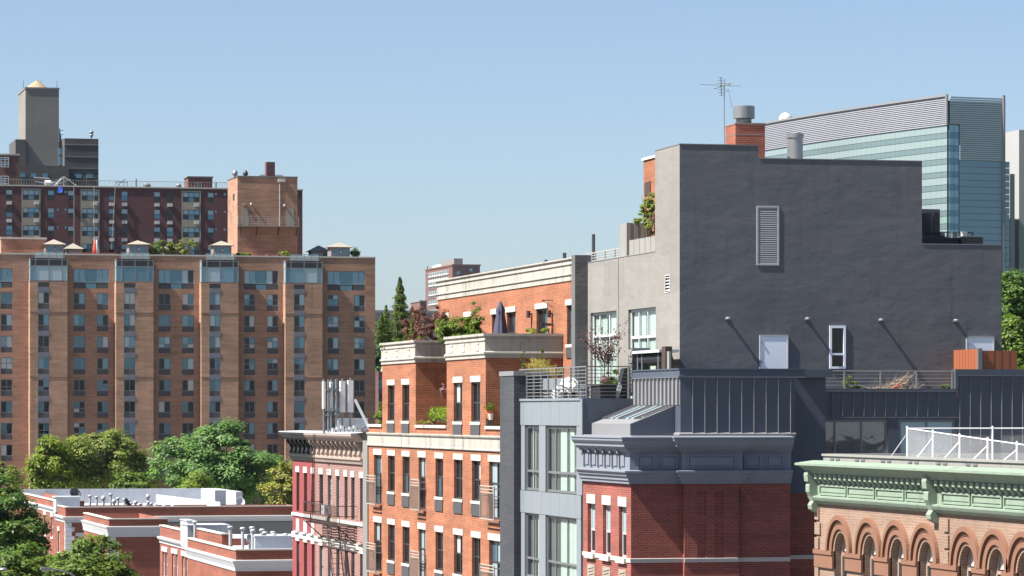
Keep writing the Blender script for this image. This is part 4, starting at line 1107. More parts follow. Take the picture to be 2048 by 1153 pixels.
# ================================================================ ROSE AND PINK ROW HOUSES WITH BRACKETED CORNICES
def rowhouse(name, label, Yn, Yf, wpx, wall_m, trim_m, corn_m, nbr):
    b = thing(name, label, 'building', (X0 + 4, (Yn + Yf) / 2, 0))
    hs = []
    for p0, p1 in wpx:
        u, v = span(p0, p1, X0); hs += [(u, v, H - 5.2, H - 3.14), (u, v, H - 8.9, H - 6.75)]
    m = MB().facade('x', X0, Yn, Yf, 0, H - 2.4, hs, .16).box(X0, 46, Yn, Yf, 0, H - 1.3, 'wd')
    m.facade('x', X0, Yn, Yf, H - 2.4, H - 1.3)
    part('wall', m, wall_m, b)
    for u, v, zb, zt in hs:
        window(b, 'x', (u + v) / 2, X0, zb, v - u, zt - zb, (), (.5,), 'dark_metal', ('pane_dark', 'pane_black', 'pane_dark', 'pane_pale'), .07, lintel=(.30, .1), lm=trim_m, lout=.04)
    for z, t in ((H - 5.36, .16), (H - 6.45, .28)):
        part('string_course', MB().box(X0 - .06, X0 + .02, Yn, Yf, z - t / 2, z + t / 2), trim_m, b)
    for k in range(0, len(hs), 2):
        u, v = hs[k][:2]; part('apron_panel', MB().box(X0 - .025, X0 + .01, u - .02, v + .02, H - 6.2, H - 5.6), trim_m if 'rose' in wall_m else wall_m, b)
        part('hood', MB().box(X0 - .16, X0 + .02, u - .15, v + .15, H - 6.31, H - 6.24), trim_m if 'rose' in wall_m else 'beige_paint', b)
    pth = [(46, Yf), (X0, Yf), (X0, Yn)] if 'rose' in wall_m else [(X0, Yf), (X0, Yn)]
    part('cornice_moulding', MB().moulding(pth, [(0, H - 2.5), (.08, H - 2.5), (.12, H - 2.36), (.18, H - 2.30), (.18, H - 2.22), (.05, H - 2.18), (0, H - 2.18)]), corn_m, b)
    part('frieze', MB().moulding(pth, [(0, H - 2.181), (.05, H - 2.179), (.05, H - 1.42), (0, H - 1.42)]), corn_m, b)
    part('crown_moulding', MB().moulding(pth, [(0, H - 1.422), (.42, H - 1.418), (.46, H - 1.32), (.56, H - 1.24), (.62, H - 1.14), (.62, H - 1.06), (0, H - 1.0)]), corn_m, b)
    part('roof_edge', MB().moulding(pth, [(-.3, H - 1.02), (.63, H - 1.045), (.63, H - 1.00), (-.3, H - .96)]), 'roof_silver', b)
    for k in range(nbr):
        y = Yf - .3 - (Yf - Yn - .6) * k / (nbr - 1)
        pr = [(.04, -1.42), (.40, -1.42), (.41, -1.50), (.34, -1.62), (.22, -1.70), (.16, -1.85), (.18, -1.98), (.24, -2.05), (.22, -2.14), (.04, -2.17)]
        part('bracket', MB().prism([(X0 - a, y + .11, H + z) for a, z in pr], (0, -.22, 0)), corn_m, b)
        if k < nbr - 1:
            d = (Yf - Yn - .6) / (nbr - 1); part('frieze_panel', MB().box(X0 - .075, X0 - .04, y - d + .26, y - .26, H - 2.08, H - 1.55), corn_m, b)
    part('roof', MB().box(X0 + .2, 46, Yn, Yf, H - 1.3, H - 1.06), 'roof_silver', b)
    return b
Yrp = yat(631, X0)
PR = rowhouse('rose_row_house', 'narrow rose red painted row house with black cornice', Yrp, yat(585, X0), [(593, 598.6), (608, 614), (623.5, 629)], 'rose_paint', 'white_paint', 'black_paint', 6)
PK = rowhouse('pink_row_house', 'pink striped brick row house with cream cornice and fire escape', 163.5, Yrp - .004, [(638.8, 646), (655.6, 663), (672.5, 679), (689, 695), (702.5, 709), (720, 726.5)], 'pink_brick', 'pale_stone', 'beige_paint', 11)
part('party_wall', MB().box(X0 - .05, 46, 162.34, 163.49, 0, H - .95), 'concrete', PK)
part('party_wall_cap', MB().box(X0 - .35, 46, 162.33, 163.6, H - .949, H - .82), 'galvanised', PK)
# fire escape
fe_y0, fe_y1 = yat(694, X0 - .5), yat(627, X0 - .5)
zf = sx(660, 1047, X0 - .5)[1]
FE = part('fire_escape', MB().box(X0 - 1.0, X0 - .96, fe_y0, fe_y1, zf - .05, zf).box(X0 - .08, X0 - .04, fe_y0, fe_y1, zf - .05, zf), 'rust_metal', PK)
for k in range(9):
    x = X0 - .98 + .1 * k; part('platform_slat', MB().box(x - .02, x + .02, fe_y0, fe_y1, zf - .02, zf), 'rust_metal', FE)
q = MB()
for z in (zf + .45, zf + .95): q.bar((X0 - 1, fe_y0, z), (X0 - 1, fe_y1, z), .035); q.bar((X0 - 1, fe_y0, z), (X0, fe_y0, z), .035); q.bar((X0 - 1, fe_y1, z), (X0, fe_y1, z), .035)
n = 30
for k in range(n + 1): y = fe_y0 + (fe_y1 - fe_y0) * k / n; q.bar((X0 - 1, y, zf), (X0 - 1, y, zf + .95), .022)
part('guard_rail', q, 'rust_metal', FE)
q = MB(); sa, sb_ = Vector((X0 - .65, fe_y0 + 3.0, zf)), Vector((X0 - .65, fe_y0 + .6, zf - 4))
for dx in (-.28, .28): q.bar(sa + Vector((dx, 0, 0)), sb_ + Vector((dx, 0, 0)), .05, .12); q.bar(sa + Vector((dx, 0, .8)), sb_ + Vector((dx, 0, .8)), .03)
for k in range(16): p = sa.lerp(sb_, (k + .5) / 16); q.box(p.x - .28, p.x + .28, p.y - .1, p.y + .1, p.z - .01, p.z + .01)
part('stair', q, 'rust_metal', FE)
q = MB()
for y in (fe_y0 + .2, fe_y1 - .2): q.bar((X0 - .95, y, zf - .04), (X0, y, zf - .9), .05)
part('bracket', q, 'rust_metal', FE)
q = MB(); ld0, ld1 = Vector((X0 - .9, fe_y1 - 1.6, zf)), Vector((X0 - .75, fe_y1 - 1.6, H - 1.1))
for dy in (-.2, .2): q.bar(ld0 + Vector((0, dy, 0)), ld1 + Vector((0, dy, 0)), .035)
for k in range(12): p = ld0.lerp(ld1, (k + .5) / 12); q.bar(p + Vector((0, -.2, 0)), p + Vector((0, .2, 0)), .022)
part('ladder', q, 'rust_metal', FE)
part('air_conditioner', MB().box(X0 - .35, X0 + .05, yat(662, X0), yat(656, X0), H - 5.1, H - 4.65), 'trim_white', PK)

# cellular aerials on the pink roof
YA = 170.0
def aer(label, p0, p1, yt, yb, dep, pole=None, yaw=0):
    a, zt = sy(p0, yt, YA); b, zb = sy(p1, yb, YA); c = (a + b) / 2
    t = thing('cell_antenna', label, 'antenna', (c, YA, H - 1.06), 'mobile phone aerials on the pink house roof')
    w = (b - a) / 2
    poly = [(c - w, YA - dep * .3, zb), (c - w * .8, YA - dep, zb), (c + w * .8, YA - dep, zb), (c + w, YA - dep * .3, zb), (c + w, YA, zb), (c - w, YA, zb)]
    part('panel', MB().prism(poly, (0, 0, zt - zb)), 'antenna_white', t)
    part('pole', MB().tube((c + .03, YA + .1, H - 1.06), (c + .03, YA + .1, zt + .12), .05, 10), 'galvanised', t)
    m = MB()
    for z in (zb + .25, zt - .3): m.box(c - .06, c + .1, YA - .01, YA + .16, z - .04, z + .04)
    part('clamp', m, 'galvanised', t)
aer('narrow white panel aerial, leftmost on the pink house roof', 644, 650, 763.5, 818, .25)
aer('narrow white panel aerial, second from left on the pink house roof', 658.5, 665, 764, 823, .25)
aer('broad white panel aerial, third from left on the pink house roof', 678.5, 690.5, 762.5, 825, .16)
aer('broad white panel aerial, rightmost on the pink house roof', 694, 706.5, 761, 825, .16)
for k, (p, yt, lab) in enumerate(((656.5, 760, 'bare grey pole between the two narrow roof aerials'), (672.5, 759, 'thick grey pole left of the broad roof aerials'))):
    a, zt = sy(p, yt, YA - .3); t = thing('aerial_pole', lab, 'pole', (a, YA - .3, H - 1.06), 'poles among the roof aerials')
    part('shaft', MB().tube((a, YA - .3, H - 1.06), (a, YA - .3, zt), .05 + .02 * k, 10), 'galvanised', t)
    for z in (zt - .5, zt - 1.5, zt - 1.75): part('clamp', MB().box(a - .12, a + .12, YA - .38, YA - .25, z - .035, z + .035).tube((a + .1, YA - .3, z - .1), (a + .16, YA - .3, z + .1), .03, 6), 'galvanised', t)
a, z = sy(650, 843, YA + .6)
d = thing('satellite_dish', 'small grey dish at the foot of the roof aerials', 'dish', (a, YA + .6, H - 1.06))
part('bowl', MB().lathe([(.05, .0), (.15, .02), (.24, .08), (.25, .085), (.15, .03)], (0, 0, 0), 16), 'galvanised', d)
d.children[0].rotation_euler = (math.radians(80), 0, math.radians(20)); d.children[0].location = (0, 0, z - H + 1.06)
part('stand', MB().tube((a, YA + .7, H - 1.06), (a, YA + .7, z), .04, 6), 'galvanised', d)
p0, z0 = sy(709, 798, YA); p1, z1 = sy(739, 858, YA - 3)
solo('roof_brace', MB().bar((p0, YA, z0), (p1, YA - 3, z1), .1, .1), 'panel_grey', 'long diagonal grey steel brace beside the roof aerials', 'brace', (p1, YA - 3, z1))
eq = thing('equipment_rack', 'row of pale equipment boxes under the roof aerials', 'cabinet', (sy(690, 850, YA - .6)[0], YA - .5, H - 1.06))
for k in range(6):
    a = sy(665 + k * 8.5, 850, YA - .6)[0]; part('box', MB().box(a, a + .15, YA - .6, YA - .35, H - .98, H - .78 + .06 * (k % 3)), 'trim_white', eq)
a0, a1 = sy(662, 850, YA)[0], sy(714, 850, YA)[0]
part('beam', MB().box(a0, a1, YA - .62, YA - .33, H - 1.05, H - .985), 'trim_white', eq)
part('cable', MB().path([(a0 + .2 + .2 * k, YA - .1, H - .9 + .2 * ((k * 7) % 3) / 2) for k in range(9)], .02, 5), 'fabric_black', eq)
a0, zt = sy(676, 839, YA + 2); a1, _ = sy(735, 839, YA + 2)
solo('roof_upstand', MB().box(a0, a1, YA + 2, YA + 2.3, H - 1.1, zt).box(a0 - .03, a1 + .03, YA + 1.96, YA + 2.34, zt + .001, zt + .05), 'roof_silver', 'long low silver upstand on the pink house roof', 'roof wall', ((a0 + a1) / 2, YA + 2, H - 1.06))

# ================================================================ TAN BRICK APARTMENT TOWER
TY = 440.0
TB = thing('apartment_tower', 'tan brick apartment tower with four projecting bays and glazed top balconies', 'building', (xat(370, TY), TY + 8, 0))
def tz(py): return sy(375, py, TY)[1]
xL, xR = xat(-40, TY), xat(750.5, TY)
ztop = tz(513)
BY = TY - 1.7
bays = [(59.7, 76, 99, 135), (232, 248, 271, 307), (402.5, 419, 441.6, 477), (570.7, 588, 610, 645)]
rows = [587.7 + 43 * k for k in range(10)]
wc = [(1.4, 25), (147, 170), (194, 217), (317, 341), (364, 388), (488, 510), (534, 556.5), (655, 677.6), (708, 730)]
big = [(-40, 25), (147, 217), (317, 388), (488, 556.5), (655, 730)]
hs = []
for p0, p1 in wc:
    for r in rows: hs.append((xat(p0, TY), xat(p1, TY), tz(r + 33.3), tz(r)))
for p0, p1 in big: hs.append((xat(p0, TY) + (.3 if p0 < 0 else 0), xat(p1, TY), tz(578.5), tz(540)))
m = MB().facade('y', TY, xL, xR, 0, ztop, hs, .14); m.box(xL, xR, TY, TY + 17, 0, ztop, 'sd')
part('wall', m, 'tan_brick', TB)
tp = ('pane_blue', 'pane_teal', 'pane_dark', 'pane_teal', 'pane_dark', 'pane_black', 'pane_curtain')
def twin(a, b, zb, zt, plane, top):
    w = b - a; vh = (zt - zb) * .31
    up = tp[:4] + ('pane_pale', 'pane_blue', 'pane_dark', 'pane_curtain') if top < 4 else (tp if top < 7 else tp[2:])  # bluer panes in upper rows put the sky's reflection into the glass colour
    o = window(TB, 'y', (a + b) / 2, plane, zb + vh, w, zt - zb - vh, (.5,), (random.choice((.35, .5, .6)),) if random.random() < .22 else (), 'panel_grey', up, .09, .08)
    link('vent_grille', cached(('tg', round(w, 2), round(vh, 2)), lambda: bx('vent_grille', -w / 2, w / 2, .06, .12, -vh, 0)), 'vent_dark', o)
    return o
for p0, p1 in wc:
    for k, r in enumerate(rows): twin(xat(p0, TY), xat(p1, TY), tz(r + 33.3), tz(r), TY, k)
for p0, p1 in big:
    a, b = xat(p0, TY) + (.3 if p0 < 0 else 0), xat(p1, TY); zb, zt = tz(578.5), tz(540); w = b - a; vh = (zt - zb) * .28
    o = window(TB, 'y', (a + b) / 2, TY, zb + vh, w, zt - zb - vh, (.17, .33, .66, .83), (), 'panel_grey', ('x',), .09, .08, cell_mats=[random.choice(('pane_blue', 'pane_pale')), 'pane_blue', 'pane_teal', random.choice(('pane_blue', 'pane_pale')), random.choice(('pane_dark', 'pane_blue'))], name='wide_window')
    for i in range(3):
        link('vent_grille', cached(('tb', round(w, 1), i), lambda: bx('vent_grille', -w / 2 + i * w / 3 + .05, -w / 2 + (i + 1) * w / 3 - .05, .06, .12, -vh, -.08)), 'vent_dark' if i != 1 else 'pane_teal', o)
zb_top = tz(567)
for b0, b1, b2, b3 in bays:
    e = [xat(p, BY) for p in (b0, b1, b2, b3)]
    hh = []
    for r in rows: hh.append((e[1], e[2], tz(r + 33.3), tz(r)))
    top_v = (e[1], e[2], tz(578), tz(568.5)); 
    q = MB().facade('y', BY, e[0], e[3], 0, zb_top, hh + [top_v], .12)
    q.quad((e[0], BY, 0), (e[0], BY, zb_top), (e[0], TY, zb_top), (e[0], TY, 0)); q.quad((e[3], BY, 0), (e[3], TY, 0), (e[3], TY, zb_top), (e[3], BY, zb_top)); q.quad((e[0], BY, zb_top), (e[3], BY, zb_top), (e[3], TY, zb_top), (e[0], TY, zb_top))
    part('bay', q, 'buff_brick', TB)
    part('vent_grille', MB().box(e[1], e[2], BY + .05, BY + .1, top_v[2], top_v[3]), 'vent_dark', TB)
    for k, r in enumerate(rows):
        twin(e[1], e[2], tz(r + 33.3), tz(r), BY, k)
        z1 = tz(r); z0 = tz(r - 9.5)
        part('spandrel_panel', MB().box(e[1], e[2], BY - .03, BY + .02, z1 + .02, z0 - .02), 'slate_spandrel', TB)
    for yb_ in (628, 756):
        for a, b in ((e[0], e[1]), (e[2], e[3])): part('stone_course', MB().box(a - .01, b + .01, BY - .03, BY, tz(yb_) - .06, tz(yb_) + .06), 'terracotta', TB)
    # glazed top-floor balcony box
    g0, g1 = e[0] + .08, e[3] - .02; gz0, gz1 = zb_top + .05, tz(521)
    G = part('glazed_balcony', MB().box(g0, g1, BY + .0, BY + .1, gz0, gz0 + .12).box(g0, g1, BY, BY + .1, gz1 - .2, gz1).box(g0, g1, BY, TY, gz1 - .12, gz1 + .002), 'panel_grey', TB)
    xs_ = [g0, g0 + (g1 - g0) * .14, g0 + (g1 - g0) * .5, g0 + (g1 - g0) * .86, g1]; zm = gz1 - .95
    q = MB()
    for x in xs_: q.box(x - .05, x + .05, BY - .01, BY + .09, gz0, gz1)
    q.box(g0, g1, BY - .012, BY + .088, zm - .05, zm + .05)
    for z in (gz0 + .06, zm, gz1 - .1): q.box(g0 - .06, g0 + .04, BY, TY, z - .05, z + .05)
    part('frame', q, 'panel_grey', G)
    for a, b in zip(xs_, xs_[1:]):
        part('pane', MB().box(a + .05, b - .05, BY + .03, BY + .045, gz0 + .12, zm - .05), random.choice(('pane_blue', 'pane_pale', 'pane_blue', 'pane_teal')), G)
        part('pane', MB().box(a + .05, b - .05, BY + .03, BY + .045, zm + .05, gz1 - .2), 'pane_dark', G)
    part('pane', MB().box(g0 - .01, g0 + .01, BY + .1, TY - .02, gz0 + .1, gz1 - .2), 'pane_pale', G)
    # glass balustrade in front of a notch in the parapet
    q = MB(); h0, h1 = xat((b0 + b3) / 2 - 27, BY), xat((b0 + b3) / 2 + 30, BY)
    for k in range(5): x = h0 + (h1 - h0) * k / 4; q.box(x - .03, x + .03, BY + .2, BY + .26, gz1, tz(508.5))
    q.box(h0, h1, BY + .2, BY + .26, tz(508.5), tz(508.5) + .05)
    GR = part('glass_balustrade', q, 'panel_grey', TB)
    for k in range(4): part('pane', MB().box(h0 + (h1 - h0) * k / 4 + .04, h0 + (h1 - h0) * (k + 1) / 4 - .04, BY + .22, BY + .235, gz1 + .03, tz(508.5)), 'rail_glass', GR)
part('coping', MB().box(xL, xR + .05, TY - .06, TY + .4, ztop, ztop + .18), 'pale_stone', TB)
part('roof', MB().box(xL, xR, TY + .4, TY + 17, ztop - .5, ztop - .3), 'roof_silver', TB)
part('terrace_fence', MB().box(xat(140, TY + 1.6), xat(232, TY + 1.6), TY + 1.6, TY + 1.68, ztop + .3, ztop + .42).box(xat(140, TY + 1.6), xat(232, TY + 1.6), TY + 1.6, TY + 1.68, ztop - .3, ztop + .1), 'wood_red', TB)
# roof pavilions with pyramid roofs
def pavilion(p0, p1, yw, ya, Yp, rm, wm='panel_grey', over=.35):
    a, b = xat(p0, Yp), xat(p1, Yp); zw, za = sy(p0, yw, Yp)[1], sy(p0, ya, Yp)[1]; d = b - a
    P = part('roof_pavilion', MB().box(a, b, Yp, Yp + d, ztop - .3, zw), wm, TB)
    c = ((a + b) / 2, Yp + d / 2, za); o = over; q = MB()
    k = [(a - o, Yp - o, zw), (b + o, Yp - o, zw), (b + o, Yp + d + o, zw), (a - o, Yp + d + o, zw)]
    for i in range(4): q.quad(k[i], k[(i + 1) % 4], c)
    q.quad(*[(x, y, z - .02) for x, y, z in k]); part('roof', q, rm, P)
    for f in (.12, .56): part('pane', MB().box(a + d * f, a + d * (f + .32), Yp - .03, Yp - .005, ztop + .35, zw - .25), 'pane_teal', P)
    part('lamp', MB().lathe([(.02, 0), (.09, .06), (.09, .2), (.03, .24)], ((a + b) / 2, Yp - .12, zw - .75), 8), 'antenna_white', P)
for p0, p1, yw, ya in ((91, 127, 489, 478), (258, 297, 489, 480), (427, 463, 491, 481), (662, 700, 494.5, 484)): pavilion(p0, p1, yw, ya, TY + 2, 'shingle')
pavilion(133, 162, 498, 486, TY + 5, 'shingle'); pavilion(328, 354, 500, 487, TY + 6, 'shingle'); pavilion(623, 657, 503, 490, TY + 6, 'dark_shingle')
a, zt = sy(2, 476, TY + 4); b, _ = sy(92, 476, TY + 4)
part('roof_block', MB().box(a, b, TY + 4, TY + 10, ztop - .3, zt - .15), 'buff_brick', TB)
part('roof_block_cap', MB().box(a - .1, b + .1, TY + 3.9, TY + 10.1, zt - .149, zt + .1), 'pale_stone', TB)
a, b = xat(357, TY + 3), xat(402, TY + 3)
q = MB().box(a, b, TY + 3, TY + 5, ztop + 1.6, ztop + 1.75)
for x in (a + .1, b - .1):
    for y in (TY + 3.1, TY + 4.9): q.box(x - .07, x + .07, y - .07, y + .07, ztop - .3, ztop + 1.6)
part('pergola', q, 'dark_metal', TB)
# lift bulkhead with gallery
KY = TY + 5; a, zk = sy(475, 354, KY); b, _ = sy(595, 354, KY); kf = sy(455.5, 354, KY)[0]
KD = a / (ray(455.5, 0)[0] / ray(455.5, 0)[1]) - KY
kz = lambda py: sy(535, py, KY)[1]
q = MB().box(a, b, KY, KY + KD, ztop - .4, zk); part('bulkhead', q, 'tan_brick', TB)
part('bulkhead_coping', MB().box(a - .06, b + .06, KY - .06, KY + KD + .06, zk, zk + .14), 'grey_metal', TB)
part('bulkhead_flue', MB().box(xat(533, KY + 2), xat(550, KY + 2), KY + 2, KY + 3.2, zk, kz(322)), 'maroon_brick', TB)
part('bulkhead_hood', MB().prism([(xat(517, KY + 4), KY + 4, zk), (xat(517, KY + 4), KY + 4, zk + .5), (xat(523, KY + 4), KY + 4, zk + .62), (xat(565, KY + 4), KY + 4, zk + .6), (xat(571, KY + 4), KY + 4, zk + .2), (xat(571, KY + 4), KY + 4, zk)], (0, 2, 0)), 'trim_white', TB)
for p, r, mm in ((470, .34, 'galvanised'), (491, .32, 'dark_metal')):
    x = xat(p, KY + 1.5); part('roof_vent', MB().lathe([(.1, -.3), (.15, .0), (r, .12), (r * 1.05, .35), (r * .8, .62), (r * .3, .74)], (x, KY + 1.5, zk + .2), 14), mm, TB, True)
gy = KY - 1.2; g0, g1 = xat(476, gy), xat(598, gy); gz = sy(535, 452, gy)[1]; gt = sy(535, 434, gy)[1]
GA = part('gallery', MB().box(g0, g1, gy, KY, gz - .12, gz), 'panel_grey', TB)
for k in range(4): z = gz + (gt - gz) * (k + 1) / 4; part('rail', MB().box(g0, g1, gy, gy + .05, z - .025, z + .025).box(g0, g0 + .05, gy + .05, KY, z - .025, z + .025), 'pale_rail', GA)
for k in range(7): x = g0 + (g1 - g0 - .06) * k / 6; part('post', MB().box(x, x + .06, gy - .01, gy + .06, gz, gt + .03), 'pale_rail', GA)
for p in (480, 512, 555, 592): x = xat(p, KY); part('bracket', MB().bar((x, gy + .15, gz - .12), (x, KY, gz - 1.2), .12), 'rust_metal', GA)
for p0, p1 in ((483, 496), (574, 588)): part('bulkhead_door', MB().box(xat(p0, KY), xat(p1, KY), KY - .03, KY, gz, kz(417)), 'cream_panel', TB)
part('bulkhead_light', MB().box(xat(485, KY), xat(493, KY), KY - .15, KY, kz(412), kz(408)), 'cream_panel', TB)
for p, y in ((502, 409), (568.5, 411)): part('bulkhead_light', MB().lathe([(.02, 0), (.11, .08), (.1, .24), (.03, .3)], (xat(p, KY), KY - .12, kz(y) - .15), 8), 'antenna_white', TB)
part('bulkhead_camera', MB().box(xat(556, KY), xat(570, KY), KY - .3, KY, kz(364), kz(358)), 'trim_white', TB)
part('conduit', MB().tube((xat(559.5, KY), KY - .03, gz), (xat(559.5, KY), KY - .03, kz(364)), .04, 6), 'trim_white', TB)
part('slot_window', MB().box(a - .04, a, KY + KD * .3, KY + KD * .45, kz(399), kz(386)), 'room_dark', TB)

# ================================================================ MAROON SLAB BLOCK BEHIND THE TOWER
DY = 540.0
DB = thing('maroon_slab_block', 'long maroon brick slab block with cream window bays behind the tan tower', 'building', (xat(250, DY), DY + 8, 0))
dz = lambda py: sy(250, py, DY)[1]
x0, x1 = xat(-30, DY), xat(605, DY)
panels = [(43, 81), (161, 199), (363, 401.6)]
dw = [(11.5, 25.4), (95, 109), (135, 148), (217, 230), (242.5, 256), (307.6, 321), (333, 347), (415, 428)]
sm_ = [(113, 118), (128.5, 134), (429.5, 434.5), (447, 452.5)]
drow = [383 + 35.3 * k for k in range(5)]
hs = []
for p0, p1 in dw + [(p0 + 2.5, p1 - 2) for p0, p1 in panels]:
    for r in drow: hs.append((xat(p0, DY), xat(p1, DY), dz(r + 20), dz(r)))
for p0, p1 in sm_:
    for r in drow: hs.append((xat(p0, DY), xat(p1, DY), dz(r + 6), dz(r)))
dtop = dz(376)
part('wall', MB().facade('y', DY, x0, x1, 0, dtop, hs, .15).box(x0, x1, DY, DY + 16, 0, dtop, 'sd'), 'maroon_brick', DB)
for p0, p1 in dw:
    for r in drow:
        o = window(DB, 'y', (xat(p0, DY) + xat(p1, DY)) / 2, DY, dz(r + 20), xat(p1, DY) - xat(p0, DY), dz(r) - dz(r + 20), (), (.5,), 'dark_metal', ('x',), .08, .06, cell_mats=(random.choice(('pane_dark', 'pane_black', 'pane_teal')), random.choice(('pane_pale', 'pane_blue', 'pane_pale', 'pane_dark'))))
        if p0 in (11.5, 217, 242.5, 307.6, 333): link('air_conditioner', cached('dac', lambda: bx('air_conditioner', -.38, .38, -.2, .05, -.75, -.25)), 'trim_white', o)
for p0, p1 in sm_:
    for r in drow: window(DB, 'y', (xat(p0, DY) + xat(p1, DY)) / 2, DY, dz(r + 6), xat(p1, DY) - xat(p0, DY), dz(r) - dz(r + 6), (), (), 'dark_metal', ('pane_pale', 'pane_blue'), .06, .06, name='small_window')
for p0, p1 in panels:
    a, b = xat(p0, DY), xat(p1, DY)
    q = MB().facade('y', DY - .06, a, b, 0, dz(381), [(xat(p0 + 2.5, DY), xat(p1 - 2, DY), dz(r + 20), dz(r)) for r in drow], .1)
    q.box(a, b, DY - .06, DY - .004, dz(381), dz(380)); part('cream_bay', q, 'cream_panel', DB)
    for r in drow:
        o = window(DB, 'y', (xat(p0 + 2.5, DY) + xat(p1 - 2, DY)) / 2, DY, dz(r + 20), xat(p1 - 2, DY) - xat(p0 + 2.5, DY), dz(r) - dz(r + 20), (.33, .67), (.5,), 'dark_metal', ('x',), .09, .0, cell_mats=('pane_dark', 'pane_teal', 'pane_dark', 'pane_pale', random.choice(('pane_pale', 'pane_blue')), 'pane_blue'))
        link('air_conditioner', cached('dac2', lambda: bx('air_conditioner', .5, 1.2, -.25, .0, -.7, -.25)), 'trim_white', o)
part('coping', MB().box(x0, x1 + .1, DY - .1, DY + .4, dtop, dtop + .2), 'pale_stone', DB)
part('roof', MB().box(x0, x1, DY + .4, DY + 16, dtop - .4, dtop - .2), 'roof_silver', DB)
q = MB(); rz = dz(362)
for k in range(95): x = x0 + (xat(455, DY) - x0) * k / 94; q.box(x - .02, x + .02, DY + .2, DY + .24, dtop + .2, rz)
q.box(x0, xat(455, DY), DY + .19, DY + .25, rz - .06, rz)
part('roof_railing', q, 'pale_rail', DB, kind='stuff')
a, zt = sy(376, 355, DY + 2); b, _ = sy(425, 355, DY + 2)
BH = part('stair_bulkhead', MB().box(a, b, DY + 2, DY + 6, dtop - .3, zt), 'far_brick', DB)
part('cap', MB().box(a - .15, b + .15, DY + 1.85, DY + 6.15, zt + .002, zt + .18), 'panel_grey', BH)
part('window', MB().box(xat(388, DY + 2), xat(403, DY + 2), DY + 1.94, DY + 2, dz(374), dz(361)), 'trim_white', BH)
for k in range(2):
    for j in range(4): part('pane', MB().box(xat(389 + 7.2 * k, DY + 2), xat(394.8 + 7.2 * k, DY + 2), DY + 1.92, DY + 1.938, dz(373.2 - 3 * j), dz(371 - 3 * j)), 'pane_dark', BH)
part('door', MB().box(xat(407, DY + 2), xat(417, DY + 2), DY + 1.95, DY + 2, dtop, dz(360)), 'rose_paint', BH)
for p, yt in ((272.5, 357), (432, 361), (115, 357)): x = xat(p, DY + 1); part('pipe', MB().tube((x, DY + 1, dtop - .3), (x, DY + 1, dz(yt)), .09, 6), 'rust_metal', DB)
for p, k in ((294, 1), (357, .8), (107, 1.2)): x = xat(p, DY + 3); part('roof_fan', MB().lathe([(.3 * k, 0), (.3 * k, .5), (.55 * k, .55), (.6 * k, .9), (.3 * k, 1.15)], (x, DY + 3, dtop - .2), 12), 'galvanised', DB)
x = xat(243, DY + 2)
q = MB()
for dx in (-1, -.3, .4, 1): q.bar((x + dx, DY + 2, dtop), (x + dx * .8, DY + 2, dtop + 1.0), .08)
q.bar((x - 1, DY + 2, dtop + 1), (x + 1, DY + 2, dtop + 1), .1).bar((x - .6, DY + 2, dtop + .5), (x + .6, DY + 2, dtop + 1.5), .1)
part('pipe_frame', q, 'galvanised', DB)
# scaffold hoist on the roof edge with blue tarp
xh = xat(128, DY)
hz = thing('roof_hoist', 'white tubular roof hoist with blue tarpaulin on the maroon block', 'hoist', (xh, DY + .5, dtop + .2))
q = MB()
for p, r in ((( -2.2, 0, 0), (0, 0, 1.4)), ((2.0, 0, 0), (0, 0, 1.4)), ((-4.6, 0, 1.2), (-2.2, 0, 1.1)), ((-4.4, 0, .6), (-1.0, 0, .1)), ((-1, 0, .2), (1, 0, 1.0)), ((0, 0, 1.4), (0, 0, .0)), ((-1.4, .8, 0), (0, 0, 1.4))):
    q.bar((xh + p[0], DY + .3 + p[1], dtop + .2 + p[2]), (xh + r[0], DY + .3 + r[1], dtop + .2 + r[2]), .14)
part('frame', q, 'antenna_white', hz)
part('tarpaulin', MB().prism([(xat(116, DY), DY - .15, dz(377)), (xat(124, DY), DY - .25, dz(378)), (xat(124, DY), DY - .3, dz(386)), (xat(120, DY), DY - .2, dz(389.5)), (xat(117, DY), DY - .15, dz(387))], (0, -.2, 0)), 'blue_cloth', hz)
part('drum', MB().tube((xh - 2.9, DY + .4, dtop + .6), (xh - 2.0, DY + .4, dtop + .6), .42, 12), 'antenna_white', hz)
for p in (148, 188, 227):
    x = xat(p, DY - .4); part('rope', MB().tube((x + (.3 if p > 200 else 0), DY - .3, dtop + .2), (x - (.3 if p > 200 else 0), DY - .4, dz(500)), .025, 4), 'pale_rail', hz)

# ================================================================ CONCRETE STAIR TOWER AND GREY WINGS, FAR LEFT
EY = 620.0
EB = thing('concrete_tower', 'weathered concrete stair tower with tan conical roof and grey brick wings', 'building', (xat(84, EY), EY + 8, 0))
ez = lambda py: sy(84, py, EY)[1]
def block(nm, p0, p1, yt, Y, d, mat, yb=None):
    a, zt = sy(p0, yt, Y); b, _ = sy(p1, yt, Y)
    return part(nm, MB().box(a, b, Y, Y + d, 0 if yb is None else sy(p0, yb, Y)[1], zt), mat, EB), a, b, zt
_, a, b, zt = block('shaft', 51, 118, 178, EY, 13, 'tower_concrete')
part('shaft_rim', MB().box(a - .1, b + .1, EY - .1, EY + 13.1, zt, zt + .3), 'tower_concrete', EB)
part('cone_roof', MB().lathe([(2.0, 0), (1.3, .6), (.6, 1.1), (.2, 1.4), (.15, 1.6)], ((a + b) / 2 - .7, EY + 2.4, zt + .3), 20), 'cone_roof', EB)
for p in (47, 82, 114): part('whip_aerial', MB().tube((xat(p, EY + 4), EY + 4, zt), (xat(p, EY + 4), EY + 4, sy(p, 162, EY + 4)[1]), .06, 5), 'galvanised', EB)
